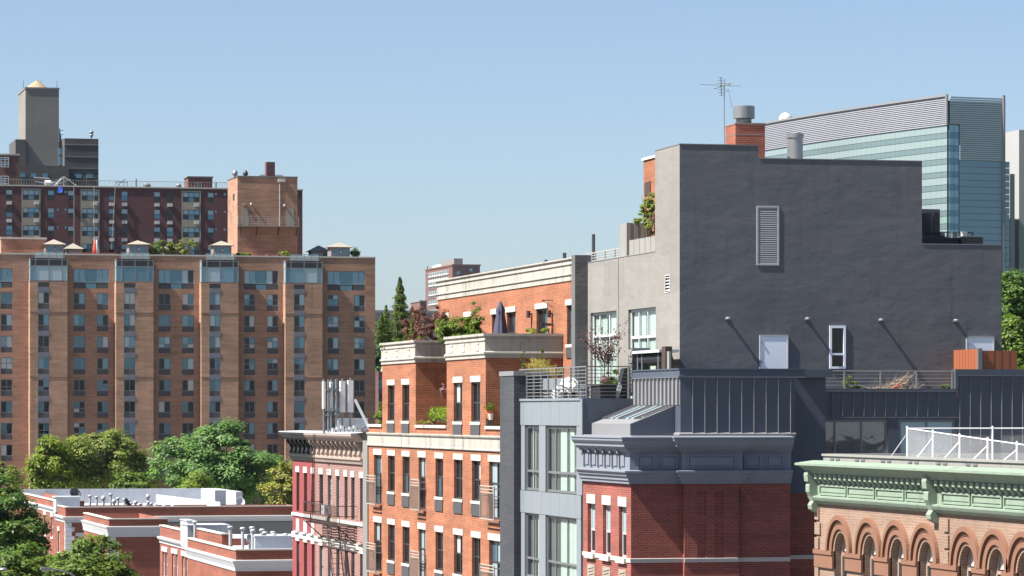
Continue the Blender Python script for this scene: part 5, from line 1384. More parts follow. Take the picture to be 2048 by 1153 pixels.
block('wing', 129, 197, 277, EY - 4, 12, 'grey_brick'); block('wing', 31, 51.5, 279, EY - 1, 12, 'grey_brick'); block('low_wing', 36, 138, 331, EY - 6, 6, 'grey_brick')
block('stair_glazing', 117, 129, 296, EY - 1, 8, 'pane_blue')
for y0_, y1_ in ((292, 295), (310, 313), (330, 333)): part('floor_band', MB().box(xat(117.5, EY - 1), xat(129, EY - 1), EY - 1.1, EY - 1, ez(y1_), ez(y0_)), 'grey_brick', EB)
for y_ in (292, 316, 339): part('stone_course', MB().box(xat(129, EY - 4) - .02, xat(197, EY - 4), EY - 4.08, EY - 4, ez(y_) - .08, ez(y_) + .08), 'tower_concrete', EB)
for p in (40, 62, 85, 152, 175): part('window', MB().box(xat(p, EY - 6.1), xat(p + 11, EY - 6.1), EY - 6.1, EY - 5.9 if p < 130 else EY - 3.9, ez(360), ez(352)), 'pane_teal', EB)
x = xat(183, EY - 2); part('vent_ball', MB().lathe([(.15, 0), (.15, .3), (.35, .4), (.35, .65), (.12, .7), (.28, .8), (.4, 1.0), (.32, 1.25), (.1, 1.35)], (x, EY - 2, ez(277)), 14), 'galvanised', EB, True)
q = MB()
for k in range(4): q.box(xat(119 + k, EY - 2) - .05, xat(119 + k, EY - 2) + .05, EY - 2, EY - 1.9, ez(296), ez(258 + 5 * k))
for y_ in (262, 271, 280): q.box(xat(118, EY - 2), xat(127, EY - 2), EY - 2, EY - 1.9, ez(y_) - .05, ez(y_) + .05)
part('access_ladder', q, 'dark_metal', EB)
RY = 575.0
RBk = thing('red_brick_wing', 'red brick block with white grid windows at the far left edge', 'building', (xat(10, RY), RY + 5, 0))
a, zt = sy(-40, 310, RY); b, _ = sy(38, 310, RY); rzf = lambda py: sy(10, py, RY)[1]
part('wall', MB().box(a, b, RY, RY + 10, 0, zt), 'far_brick', RBk); part('coping', MB().box(a, b + .1, RY - .1, RY + 10, zt, zt + .25), 'pale_stone', RBk)
for r in (315, 352.5): window(RBk, 'y', xat(9.5, RY), RY - .14, rzf(r + 20), 1.35, 1.65, (.5,), (.25, .5, .75), 'white_paint', ('pane_dark', 'pane_teal'), .12, .02)

# ================================================================ FAR SLAB TOWER IN THE MIDDLE
MY = 2000.0
MX = xat(905, MY)
MBd = thing('distant_slab_tower', 'distant hazy red brick slab tower with rows of pale windows', 'building', (MX + 8, MY + 30, 0))
mYf = yat(851, MX); mx1 = xat(960, MY); mz = lambda py: sy(905, py, MY)[1]
part('wall', MB().box(MX, mx1, MY, mYf, 0, mz(532)), 'far_brick', MBd)
part('coping', MB().box(MX - .4, mx1 + .4, MY - .4, mYf + .4, mz(532), mz(532) + .9), 'far_brick', MBd)
for r in range(11):
    zt = mz(539 + 9.55 * r); odd = r % 2
    part('spandrel_band', MB().box(MX - .25, MX, MY + 10 if r < 2 else MY + 12, mYf - 9, zt - 2.5, zt + (.1 if not odd else -1.2)), 'pale_stone' if r < 2 or not odd else 'far_brick', MBd)
    for k in range(9):
        y = MY + 13 + k * 6.4; ww = 2.4 if not odd else 1.0
        part('window', MB().box(MX - .4, MX - .1, y - ww, y + ww, zt - 1.5, zt - .1), 'pane_teal', MBd)
for p, y in ((942, 540), (917, 546)): part('window', MB().box(xat(p - 3, MY), xat(p + 3, MY), MY - .3, MY, mz(y + 3), mz(y - 3)), 'pane_blue', MBd)
b1 = sx(866, 519, MX + 5); part('roof_plant', MB().box(MX + 4, MX + 13, yat(887, MX + 4), yat(864, MX + 4), mz(532), mz(523)).box(MX + 6, MX + 10, yat(880, MX + 6), yat(868, MX + 6), mz(523), mz(520)), 'white_paint', MBd)
part('roof_plant', MB().box(xat(908, MY + 5), xat(925.5, MY + 5), MY + 5, MY + 40, mz(532), mz(516.5)), 'concrete', MBd)
for p in (851, 895, 880): part('roof_mast', MB().tube((MX + 5, yat(p + 4, MX + 5), mz(532)), (MX + 5, yat(p + 4, MX + 5), mz(520)), .3, 5), 'dark_metal', MBd)
x0, zt = sy(840, 604, 1500); x1, _ = sy(853, 604, 1500)
bb = thing('distant_chimney_block', 'narrow distant brown block left of the hazy slab tower', 'building', ((x0 + x1) / 2, 1510, 0))
part('wall', MB().box(x0, x1, 1500, 1520, 0, zt), 'far_brick', bb); part('cap', MB().box(x0 - .3, x1 + .3, 1499.7, 1520.3, zt, zt + .6), 'concrete', bb)
x0, zt = sy(735, 626, 1300); x1, _ = sy(880, 624, 1300)
gg = thing('distant_low_block', 'long low grey distant building seen between tower and conifer', 'building', ((x0 + x1) / 2, 1310, 0))
part('wall', MB().box(x0, x1, 1300, 1330, 0, zt), 'fog_concrete', gg); part('cap', MB().box(x0 - .4, x1 + .4, 1299.5, 1330.5, zt, zt + 1), 'fog_concrete', gg)
x0, zt = sy(757, 716, 300); x1, _ = sy(772, 716, 300)
hb = thing('brown_row_block', 'dark brown brick block glimpsed between the tan tower and orange building', 'building', ((x0 + x1) / 2, 305, 0))
part('wall', MB().box(x0, x1 + 3, 300, 301.4, 0, zt - 1.2), 'maroon_brick', hb)
part('gable', MB().prism([(x0 + .35, 299.95, zt - 1.2), (x1 + 3, 299.95, zt - 1.2), (x1 + 3, 299.95, zt - .5), (x0 + .75, 299.95, zt + .1)], (0, 1, 0)), 'cream_panel', hb)
for r in (760, 790, 820): window(hb, 'y', xat(763.5, 300), 299.9, sy(760, r + 20, 300)[1], .6, .95, (), (.5,), 'dark_metal', ('pane_dark', 'pane_teal'), .06, .02)

# ================================================================ GLASS LABORATORY BUILDING ON THE HILL
d0 = ray(1897, HY); A = Vector((d0[0] * 500, d0[1] * 500))
def lz(py): return H + 500 * (HY - py) / F
LB = thing('glass_laboratory', 'curved pale green glass building with grey louvred top on the hill', 'building', (A.x + 10, A.y + 30, 10))
pts = [A.copy()]; p = A.copy(); s = 0.0
while len(pts) < 90:
    phi = math.radians(max(2.0, 15.8 - s * .17)); p = p + Vector((-math.sin(phi), math.cos(phi))) * 1.3; s += 1.3; pts.append(p.copy())
    q = p.x / p.y
    px_ = CX + F * math.tan(math.atan(q) - TH)
    if px_ < 1490: break
def ribbon(m, P, z0, z1, out, th=.1):
    for a, b in zip(P, P[1:]):
        d = (b - a).normalized(); n = Vector((-d.y, d.x)) if False else Vector((-d.y, d.x))
        if n.x > 0: n = -n
        a0, b0 = a + n * out, b + n * out; a1, b1 = a + n * (out - th), b + n * (out - th)
        m.quad((a0.x, a0.y, z0), (b0.x, b0.y, z0), (b0.x, b0.y, z1), (a0.x, a0.y, z1))
        m.quad((a0.x, a0.y, z1), (b0.x, b0.y, z1), (b1.x, b1.y, z1), (a1.x, a1.y, z1)); m.quad((a0.x, a0.y, z0), (a1.x, a1.y, z0), (b1.x, b1.y, z0), (b0.x, b0.y, z0))
zroof, zl = lz(193), lz(251)
E_ = Vector((math.sin(math.radians(82)), math.cos(math.radians(82))))
Rr = A + E_ * 8.8; far = pts[-1]
m = MB()
poly = [(v.x, v.y, 8) for v in pts] + [(far.x + 40, far.y, 8), (Rr.x + 2, Rr.y + 30, 8), (Rr.x, Rr.y, 8)]
part('core', MB().prism(poly, (0, 0, zroof - 8.6)), 'curtainwall_mid', LB)
ns = 15
m = MB(); ribbon(m, pts, zl + .02, zroof - .1, .1, .08); part('louvre_backing', m, 'louvre_metal', LB)
for k in range(ns):
    z = zl + (zroof - zl) * k / ns
    m = MB(); ribbon(m, pts, z + .04, z + (zroof - zl) / ns * .70, .42, .3)
    part('louvre_blade', m, 'louvre_metal', LB)
m = MB(); ribbon(m, pts, zroof - .05, zroof + .25, .6, .8); part('roof_edge', m, 'panel_grey', LB)
part('corner_trim', MB().tube((A.x - .35, A.y - .2, zl), (A.x - .35, A.y - .2, zroof + .2), .22, 8), 'panel_grey', LB)
band = 26.0 / F * 500
z = zl; k = 0; cnt = 0
light = ['curtainwall_light', 'curtainwall_mid']
while z > lz(600):
    for j, fr in ((0, .56), (1, .44)):
        h = band * fr; z0 = z - h; last = len(pts) - 1 if k < 3 else 9
        for i in range(0, last):
            mt = light[j]
            if k == 7 and j == 0: mt = 'curtainwall_green'
            m = MB(); q = [pts[i], pts[i + 1]]; d = (q[1] - q[0]) * .008
            ribbon(m, [q[0] + d, q[1] - d], z0 + .03, z - .03, .25, .1)
            part('glass_panel', m, mt, LB); cnt += 1
        z = z0
    k += 1
# shaded end: glass return, louvres, ribbed metal wall
def endwall(d0_, d1_, z0, z1, mat, nm, out=.2):
    a, b = A + E_ * d0_, A + E_ * d1_; n = Vector((E_.y, -E_.x)); n = n if n.y < 0 else -n
    a, b = a + n * out, b + n * out; c, d = a - n * .15, b - n * .15
    return part(nm, MB().prism([(a.x, a.y, z0), (b.x, b.y, z0), (d.x, d.y, z0), (c.x, c.y, z0)], (0, 0, z1 - z0)), mat, LB)
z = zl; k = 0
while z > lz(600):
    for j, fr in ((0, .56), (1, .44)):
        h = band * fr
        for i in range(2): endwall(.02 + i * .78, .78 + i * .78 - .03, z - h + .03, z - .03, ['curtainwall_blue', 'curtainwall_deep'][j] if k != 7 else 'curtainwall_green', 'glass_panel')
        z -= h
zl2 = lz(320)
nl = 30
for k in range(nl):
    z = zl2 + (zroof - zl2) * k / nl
    if z > zl: endwall(.1, 8.6, z + .03, z + (zroof - zl2) / nl * .8, 'louvre_shaded', 'louvre_blade', .4)
    else: endwall(1.65, 8.6, z + .03, z + (zroof - zl2) / nl * .8, 'louvre_shaded', 'louvre_blade', .4)
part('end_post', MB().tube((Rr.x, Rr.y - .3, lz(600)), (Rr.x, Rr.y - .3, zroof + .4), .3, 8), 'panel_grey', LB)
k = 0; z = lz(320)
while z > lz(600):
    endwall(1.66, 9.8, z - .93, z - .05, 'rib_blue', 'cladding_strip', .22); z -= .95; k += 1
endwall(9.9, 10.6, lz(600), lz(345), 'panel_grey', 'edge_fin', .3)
# observatory dome behind the roof edge
dd = ray(1571, 243); D = Vector((dd[0] * 575, dd[1] * 575)); dzb = H + 575 * (HY - 244) / F
dm = thing('observatory_dome', 'small white observatory dome above the louvred roof', 'dome', (D.x, D.y, dzb - 2))
part('drum', MB().tube((D.x, D.y, dzb - 4), (D.x, D.y, dzb + .2), 1.1, 20), 'antenna_white', dm)
part('shell', MB().lathe([(1.18 * math.cos(t * .19), 1.25 * math.sin(t * .19)) for t in range(8)] + [(.3, 1.3)], (D.x, D.y, dzb + .2), 20), 'antenna_white', dm, True)
for k in range(8): a = k * math.pi / 4; part('rib', MB().path([(D.x + 1.2 * math.cos(t * .19) * math.cos(a), D.y + 1.2 * math.cos(t * .19) * math.sin(a), dzb + .2 + 1.27 * math.sin(t * .19)) for t in range(8)], .03, 4), 'panel_grey', dm)
# concrete wing further right
KB = thing('concrete_wing', 'pale concrete wall block with blue glazing at the right edge', 'building', (210, 505, 10))
ky = 500.0; kx = xat(2038, ky); kz1 = sy(2038, 260, ky)[1]; kfar = yat(2009, kx)
part('wall', MB().box(kx, kx + 1.2, ky, kfar, 8, kz1), 'concrete_fin', KB)
part('mass', MB().box(kx + 1.2, kx + 30, ky + .3, kfar, 8, kz1 - .4), 'curtainwall_deep', KB)
for i in range(22):
    z = kz1 - .6 - i * 1.35
    part('glass_panel', MB().box(kx + 1.25, kx + 4.2, ky + .1, ky + .3, z - 1.25, z), ('curtainwall_blue', 'curtainwall_deep', 'curtainwall_blue', 'curtainwall_green')[i % 4] if i > 6 else ('curtainwall_blue', 'curtainwall_deep')[i % 2], KB)

# ================================================================ LOW BRICK ROW HOUSES, BOTTOM LEFT
def low(name, label, X, Yn, Yf, h, xe, cz0, cz1, wins=(), side_wins=(), quoin=False, para=.5):
    b = thing(name, label, 'building', (X + 5, (Yn + Yf) / 2, 0), 'low brick row houses by the trees')
    zt = H - h
    hs = []
    for p0, p1, ya, yb in wins:
        u, v = yat(p1, X), yat(p0, X); zc = sx((p0 + p1) / 2, ya, X)[1]; hs.append((u, v, zc - 1.75, zc))
    shs = [(xat(p0, Yn), xat(p1, Yn), sy(p0, yb, Yn)[1], sy(p0, ya, Yn)[1]) for p0, p1, ya, yb in side_wins]
    m = MB().facade('x', X, Yn, Yf, 0, zt - .04, hs, .14).facade('y', Yn, X, xe, 0, zt - .04, shs, .14)
    m.quad((X, Yf, 0), (xe, Yf, 0), (xe, Yf, zt - .04), (X, Yf, zt - .04)); m.quad((xe, Yn, 0), (xe, Yf, 0), (xe, Yf, zt - .04), (xe, Yn, zt - .04))
    part('wall', m, 'row_brick', b)
    pth = [(X, Yf), (X, Yn), (xe, Yn)]
    c0, c1 = H - cz0, H - cz1
    part('cornice', MB().moulding(pth, [(0, c1), (.05, c1), (.07, c1 + .2), (.16, c0 - .22), (.22, c0 - .1), (.22, c0 - .02), (0, c0)]), 'trim_white', b)
    part('coping', MB().moulding(pth, [(-.32, zt - .04), (.06, zt - .04), (.06, zt + .04), (-.32, zt + .04)]), 'pale_stone', b)
    part('parapet_lining', MB().moulding(pth, [(-.30, zt - para), (-.02, zt - para), (-.02, zt - .045), (-.30, zt - .045)]), 'roof_silver', b)
    part('roof', MB().box(X + .3, xe, Yn + .3, Yf, zt - para - .3, zt - para), 'roof_silver', b)
    for u, v, zb, z1 in hs: window(b, 'x', (u + v) / 2, X, zb, v - u, z1 - zb, (), (.5,), 'white_paint', ('pane_dark', 'pane_black', 'pane_pale'), .09, lintel=(.32, .12), sill=(.14, .12), lm='white_paint', sm='white_paint', lout=.06)
    for u, v, zb, z1 in shs: window(b, 'y', (u + v) / 2, Yn, zb, v - u, z1 - zb, (), (.5,), 'white_paint', ('pane_dark',), .09, lintel=(.28, .22), lm='white_paint', lout=.06)
    if quoin:
        for k in range(9):
            z = c1 - .02 - k * .36; w = .72 if k % 2 else .5
            part('quoin', MB().box(X - .03, X + w, Yn - .03, Yn + .3 + .1 * (k % 2), z - .34, z), 'white_paint', b)
    return b, zt - para
dirx = lambda p: ray(p, HY)[0]; diry = lambda p: ray(p, HY)[1]
def corner(px, X): return yat(px, X)
L4, r4 = low('row_house', 'nearest low brick house with white cornice and vent pipes on its roof', 32.0, corner(472, 32.0), 222.0, 8.03, 50, 8.62, 9.28, [], (), False)
L3, r3 = low('row_house', 'taller low brick section with three lit windows behind the nearest house', 32.75, corner(444, 32.75), corner(393, 32.75), 7.45, 33.4, 8.35, 8.95, [(397.5, 402.5, 1119, 0), (405, 410.5, 1121, 0), (421, 427, 1127, 0)])
L2, r2 = low('row_house', 'low brick section with paired narrow windows, left of the taller section', 33.0, corner(391, 33.0) + .15, corner(320, 33.0), 7.85, 34.0, 8.6, 9.05, [(325, 329.3, 1103, 0), (330.7, 335, 1104.5, 0), (344, 348.5, 1107, 0), (351, 355.5, 1108.5, 0), (364, 368.5, 1112, 0), (371, 376, 1114, 0), (386, 390.5, 1118, 0)])
L1, r1 = low('row_house', 'low brick projecting block with blank shaded side behind the street tree', 30.65, corner(218, 30.65), 268.0, 7.7, 34.9, 8.22, 9.0, [(201, 205, 1105, 0)], (), True)
L0, r0 = low('row_house', 'farthest low brick block with white quoins and many roof vents', 30.8, corner(131, 30.8), corner(112, 30.8), 7.65, 50, 8.4, 8.88, [(116, 119.5, 1062, 0)], [(157, 178, 1073, 1103)], True, .35)
L00, r00 = low('row_house', 'lit brick end of the farthest low block beside the dark tree', 31.6, corner(112, 31.6) + .1, 335.0, 7.5, 34, 8.1, 8.6, [(88, 92, 1030, 0), (102, 106, 1034, 0)])
solo('flat_roof_deck', MB().box(34.02, 52, 222.1, 243, 0, r4 - .02), 'roof_silver', 'broad pale flat roof between the near and far low brick houses', 'roof', (44, 232, 0))
a_ = corner(131, 30.8)
part('rendered_side', MB().box(36.5, 49.9, a_ - .09, a_ - .01, 0, H - 8.93), 'concrete', L0)
# white parapet walls across the far roof
Yw = 330.0; a, zt = sy(43, 979, Yw); b, _ = sy(432, 979, Yw)
solo('white_parapet_wall', MB().box(a, b, Yw, Yw + .3, H - 11, zt).box(b - .3, b + .3, Yw - 14, Yw, H - 11, zt - .02).box(a, b + .3, Yw - 14, Yw, H - 9.2, H - 8.6), 'roof_silver', 'long whitewashed parapet wall at the back of the far roof', 'parapet', ((a + b) / 2, Yw, H - 11))
a0 = Vector((xat(312, 312), 312)); b0 = Vector((xat(440, 284), 284))
q = MB(); 
for k in range(18):
    p, r = a0.lerp(b0, k / 18), a0.lerp(b0, (k + .96) / 18); z = H - 7.35
    q.prism([(p.x, p.y, z - .85), (r.x, r.y, z - .85), (r.x + .1, r.y + .02, z - .85), (p.x + .1, p.y + .02, z - .85)], (0, 0, .85))
solo('metal_roof_screen', q, 'trim_white', 'slanting ribbed white metal screen on the far roof', 'screen', (a0.x, a0.y, H - 8.2))
q = MB().box(xat(430, 292), xat(452, 292), 292, 300, H - 9, sy(430, 981, 292)[1])
solo('roof_stub_wall', q, 'roof_silver', 'short white wall block beside the big tree at the far roof end', 'wall', (xat(440, 292), 292, H - 9))
# vents
def vent(label, px, yt, Y, zr, r=.09, kind=0, group='roof vents on the low houses'):
    x, zt = sy(px, yt, Y); zt = max(zr + .35, zr + (zt - zr) * .85)
    if kind == 0: pr = [(r, 0), (r, zt - zr - .14), (r * 1.75, zt - zr - .15), (r * 1.8, zt - zr - .05), (r * 1.2, zt - zr)]
    else: pr = [(r * 1.1, 0), (r * 1.1, (zt - zr) * .6), (r * 1.9, (zt - zr) * .62), (r * 2.0, (zt - zr) * .82), (r * 1.4, (zt - zr))]
    v = thing('roof_vent', label, 'vent', (x, Y, zr), group)
    part('stack', MB().lathe(pr[:2], (x, Y, zr), 10), 'vent_white', v, False); part('cap', MB().lathe(pr[2:] if kind == 0 else pr[2:], (x, Y, zr), 10), 'vent_white', v, True)
near = [(460.5, 1042, 207.5), (485.5, 1045, 207), (504, 1044, 210), (505.5, 1050, 206.5), (524, 1049, 208.5), (530, 1055, 206), (546, 1055, 209), (547.5, 1060, 206.5), (571, 1060, 208.5), (575, 1066, 206.5), (390, 1034, 222.5)]
for i, (p, y, Y) in enumerate(near): vent('galvanised mushroom vent, %s from left on the nearest low roof' % ('first second third fourth fifth sixth seventh eighth ninth tenth'.split()[i]) if i < 10 else 'lone tall vent pipe at the left end of the low roofs', p, y, Y, r4 if i < 10 else r2, .095, 0, 'vents on the nearest low roof')
small = [(500, 1062, 207.2), (539, 1064, 207), (565, 1070, 205.6), (553, 1068, 205.8)]
for i, (p, y, Y) in enumerate(small): vent('squat round vent between the tall pipes, %s from left on the nearest roof' % ('first second third fourth'.split()[i]), p, y, Y, r4, .11, 1, 'squat vents on the nearest low roof')
farv = [(180, 986, 296), (193.5, 989, 300), (207, 988, 298), (221.5, 983, 302), (236, 992, 298), (228, 996, 294), (249, 994, 299), (257, 997, 295), (271, 999, 292), (261, 1003, 290), (281, 1004, 290), (296, 985, 303), (297, 1000, 292), (303, 1003, 290), (311, 1006, 289), (328, 1008, 288), (345, 1009, 288), (291, 1006, 288)]
on = 'first second third fourth fifth sixth seventh eighth ninth tenth eleventh twelfth thirteenth fourteenth fifteenth sixteenth seventeenth eighteenth'.split()
order = sorted(range(len(farv)), key=lambda i: farv[i][0])
for k, i in enumerate(order): p, y, Y = farv[i]; vent('silver roof vent on the far low roof, %s from left' % on[k], p, y, Y, r0 - .1, .10, i % 3 == 2, 'vents on the far low roof')
def dish(label, px, py, Y, r, yaw, mat, zr):
    x, z = sy(px, py, Y); d = thing('satellite_dish', label, 'dish', (x, Y, zr), 'dishes on the low roofs')
    o = link('bowl', MB().lathe([(.03, 0), (r * .5, .06), (r * .9, .2), (r, .26), (r * .9, .23), (r * .5, .09)], (0, 0, 0), 20).mesh('bowl', smooth=True), mat, d, (0, 0, z - zr)); o.rotation_euler = (math.radians(62), 0, math.radians(yaw))
    part('stand', MB().tube((x, Y + .05, zr), (x, Y + .05, z), .05, 8), 'galvanised', d)
dish('dark grey dish tilted up at the left of the far low roof', 148, 990, 290, .52, 25, 'vent_dark', r0)
dish('black dish among the vents on the far low roof', 250, 1007, 287, .38, 60, 'fabric_black', r0)
dish('white dish in front of the big tree on the far low roof', 479, 1006, 290, .42, 15, 'trim_white', r0)
# raised roof hatches, silver
for lab, p0, p1, yt, Y, d, zr in (('long low white roof curb behind the near vents', 375, 458, 1050, 224, 3, r4), ('low white upstand running below the near vents', 510, 586, 1072, 204.8, .4, r4), ('tall white roof block behind the lone vent', 374, 388, 1041, 226, 3, r2)):
    a, zt = sy(p0, yt, Y); b, _ = sy(p1, yt, Y)
    solo('roof_curb', MB().box(a, b, Y, Y + d, zr - .2, zt - .06).box(a - .05, b + .05, Y - .05, Y + d + .05, zt - .059, zt), 'roof_silver', lab, 'roof curb', ((a + b) / 2, Y, zr))
a, zt = sy(112, 996, 288); b, _ = sy(160, 996, 288)
solo('roof_bulkhead', MB().box(a, b, 288, 290, H - 8.2, zt).box(a - .1, b + .1, 287.9, 290.1, zt + .001, zt + .1), 'roof_silver', 'pale boxy bulkhead under the dark tilted dish', 'roof block', ((a + b) / 2, 288, H - 8.2))

# ================================================================ TREES
def lobes_from(px0, px1, yt, yb, Y, n, seed, zb=0, depth=.8):
    """ellipsoid lobes filling a crown of the given outline; metres relative to the foot"""
    rng = np.random.default_rng(seed)
    x0, zt = sy(px0, yt, Y); x1, _ = sy(px1, yt, Y); zl_ = sy(px0, yb, Y)[1]
    cx_, w, hgt = (x0 + x1) / 2, x1 - x0, zt - zl_
    w *= 1.08; hgt *= 1.04; zt = zl_ + hgt
    L = [(0, 0, zl_ + hgt * .52 - zb, w * .32, w * .32 * depth, hgt * .43)]
    for k in range(n):
        a = 2 * math.pi * k / n + rng.uniform(-.3, .3); r = w * .28; s = rng.uniform(.17, .27)
        zc = zl_ + hgt * rng.uniform(.30, .62) - zb
        L.append((math.cos(a) * r, math.sin(a) * r * depth, zc, w * s, w * s * depth, hgt * rng.uniform(.22, .32)))
    L.append((w * rng.uniform(-.12, .12), 0, zt - hgt * .24 - zb, w * .22, w * .22, hgt * .24))
    return cx_, zt - zb, L
def ptree(label, px0, px1, yt, yb, Y, n, leaves, size, lm, seed, zb=0, clumps=150, cr=1.0, name='leafy_tree', group=None, fill=.35):
    cx_, h, L = lobes_from(px0, px1, yt, yb, Y, n, seed, zb)
    return tree(label, cx_, Y, zb, h, L, leaves, size, lm, clumps, cr, .28, seed, name, group, fill=fill)
ptree('big rounded feathery green tree left of the rose house', 312, 572, 850, 1040, 352, 9, 52000, .36, 'leaf_locust', 11, clumps=230, cr=1.2)
ptree('broad olive green tree in front of the tan tower', 105, 302, 862, 1010, 366, 8, 34000, .34, 'leaf_olive', 12, clumps=170, cr=1.05)
ptree('bright lime green tree at the left of the olive tree', 66, 150, 878, 1010, 362, 5, 13000, .34, 'leaf_lime', 13, clumps=80, cr=.9)
ptree('small bright green tree before the big rounded tree', 355, 432, 945, 1030, 340, 4, 6000, .30, 'leaf_lime', 14, clumps=40, cr=.8)
ptree('low bright green tree between olive and big tree', 235, 300, 945, 1020, 345, 4, 7000, .32, 'leaf_mid', 24, clumps=50, cr=.9)
ptree('pale yellow blossoming tree beside the rose house', 528, 640, 925, 1040, 325, 5, 11000, .30, 'leaf_yellow', 15, clumps=110, cr=.62)
ptree('small olive tree at the left edge of the tower', -70, 50, 925, 1040, 372, 5, 9000, .34, 'leaf_olive', 16, clumps=60, cr=1.0)
ptree('large dark green street tree at the left edge', -120, 112, 968, 1230, 255, 8, 42000, .30, 'leaf_dark', 17, clumps=230, cr=.85, name='street_tree')
ptree('mid green street tree at the bottom left', 70, 292, 1083, 1260, 222, 7, 34000, .26, 'leaf_mid', 18, clumps=190, cr=.7, name='street_tree')
ptree('lighter street tree in the bottom left corner', -60, 120, 1100, 1260, 215, 6, 22000, .26, 'leaf_mid', 19, clumps=120, cr=.7, name='street_tree')
for i, (p0, p1, yt, yb, Y, lm, lab) in enumerate(((735, 790, 640, 790, 620, 'leaf_far', 'dark distant tree beside the tan tower'), (765, 820, 655, 800, 560, 'leaf_far', 'dark distant tree behind the conifer'), (720, 775, 690, 800, 520, 'leaf_far', 'lower distant tree beside the tan tower edge'))):
    ptree(lab, p0, p1, yt, yb, Y, 4, 7000, .5, lm, 30 + i, clumps=60, cr=1.3, group='distant trees behind the conifer')
for i, (p0, p1, yt, yb, Y, lm, lab) in enumerate(((1985, 2075, 548, 760, 250, 'leaf_dark', 'tall hillside tree right of the grey wall'), (1990, 2060, 630, 800, 215, 'leaf_mid', 'lighter hillside tree low beside the grey wall'), (2030, 2130, 560, 780, 280, 'leaf_dark', 'dark hillside tree at the right edge'))):
    xm = xat((p0 + p1) / 2, Y); ptree(lab, p0, p1, yt, yb, Y, 6, 14000, .30, lm, 40 + i, hill_z(xm, Y), 110, .85, 'hillside_tree')

# ================================================================ STREET LAMP
ly = 190.0; lx, lz_ = sy(84, 1138, ly)
sl = thing('street_lamp', 'grey cobra head street lamp at the bottom left', 'street lamp', (lx + 2.3, ly, 0))
part('pole', MB().tube((lx + 2.3, ly, 0), (lx + 2.3, ly, lz_ - 1.2), .1, 10, .07), 'galvanised', sl)
arm = [(lx + .45, ly, lz_ - .02), (lx + .9, ly, lz_ - .07), (lx + 1.35, ly, lz_ - .2), (lx + 1.8, ly, lz_ - .46), (lx + 2.15, ly, lz_ - .85), (lx + 2.3, ly, lz_ - 1.3)]
part('arm', MB().path(arm, .045, 8), 'galvanised', sl)
part('lamp_head', MB().prism([(lx - .12, ly - .13, lz_ - .06), (lx - .02, ly - .13, lz_ + .09), (lx + .3, ly - .13, lz_ + .08), (lx + .55, ly - .13, lz_ + .03), (lx + .55, ly - .13, lz_ - .05), (lx + .25, ly - .13, lz_ - .1)], (0, .26, 0)), 'galvanised', sl)
part('lens', MB().lathe([(.02, -.1), (.09, -.08), (.13, 0)], (lx + .1, ly, lz_ - .08), 10), 'pane_pale', sl)
l2x, l2z = sy(6, 1140, 205.0)
s2 = thing('street_lamp', 'street lamp head peeping from the tree at the left edge', 'street lamp', (l2x - 2.3, 205.0, 0))
part('pole', MB().tube((l2x - 2.3, 205, 0), (l2x - 2.3, 205, l2z - 1.2), .1, 10, .07), 'galvanised', s2)
part('arm', MB().path([(2 * l2x - x - lx * 0 if False else l2x - (x - lx), 205.0, z - lz_ + l2z) for x, y, z in arm], .045, 8), 'galvanised', s2)
part('lamp_head', MB().lathe([(.02, -.1), (.2, -.06), (.26, .02), (.2, .1), (.05, .13)], (l2x, 205, l2z), 12), 'galvanised', s2)

# ================================================================ ROOF TERRACE THINGS
RT = H + 2.5            # upper terrace of the orange building
def conifer(label, px, yt, X, zb, rad, seed, lm, n=9000, size=.12, spikes=5, name='conifer'):
    rng = np.random.default_rng(seed); y, zt = sx(px, yt, X); h = zt - zb
    t = thing(name, label, 'conifer', (X, y, zb))
    tb = MB().tube((0, 0, 0), (0, 0, h * .92), .05, 6, .01)
    link('trunk', tb.mesh('trunk'), 'bark', t)
    P, N = [], []
    tips = [(0, 0, h, rad * .8)] + [(rad * f * math.cos(a), rad * f * math.sin(a), h * hf, rad * .5) for f, a, hf in
            [(.85, 3.3, .56), (.6, 2.8, .66), (.85, .1, .52), (.55, -.4, .64), (.6, 1.4, .5), (1.1, 3.6, .44), (.7, 5.4, .55)][:spikes]]
    for k, (tx, ty, th, tr) in enumerate(tips):
        m = int(n * (.5 if k == 0 else .5 / spikes))
        u = rng.random(m) ** 1.5; z = u * th
        r = tr * (1 - u) ** .8 * (.8 + .2 * np.sin(u * 60 + k) + rng.normal(size=m) * .12) * np.sqrt(rng.random(m)) + .02
        a = rng.uniform(0, 6.283, m); cx, cy = tx * np.minimum(1, u * 1.5 + .25), ty * np.minimum(1, u * 1.5 + .25)
        P.append(np.stack([cx + r * np.cos(a), cy + r * np.sin(a), z], 1)); N.append(np.stack([np.cos(a), np.sin(a), .5 + 0 * a], 1) + rng.normal(size=(m, 3)) * .5)
    link('foliage', leaf_mesh('foliage', np.concatenate(P), np.concatenate(N), size, rng, 3.0), lm, t)
conifer('tall spiky conifer on the left roof terrace parapet', 800, 556, 33.4, RT, 1.1, 5, 'leaf_conifer', 22000, .13, 7)
conifer('small bright green arborvitae beside the tall conifer', 824, 640, 33.0, RT, .42, 6, 'leaf_arbor', 5000, .09, 3, 'arborvitae')
def rbush(name, label, px, X, zb, hgt, rx, n, size, lm, seed, clumps=30, cr=.16, fill=.5, cat='shrub', stems=5, ry=None, zc=.55):
    y = yat(px, X); ry = ry or rx
    return bush(name, label, cat, (X, y, zb), [(0, 0, hgt * zc, ry * .8, rx, hgt * .5)], n, size, lm, clumps, cr, seed, stems, fill=fill)
rbush('red_shrub', 'sparse dark red shrub between arborvitae and pink shrub', 829, 33.5, RT, 2.2, .75, 3800, .09, 'leaf_red', 51, 40, .2)
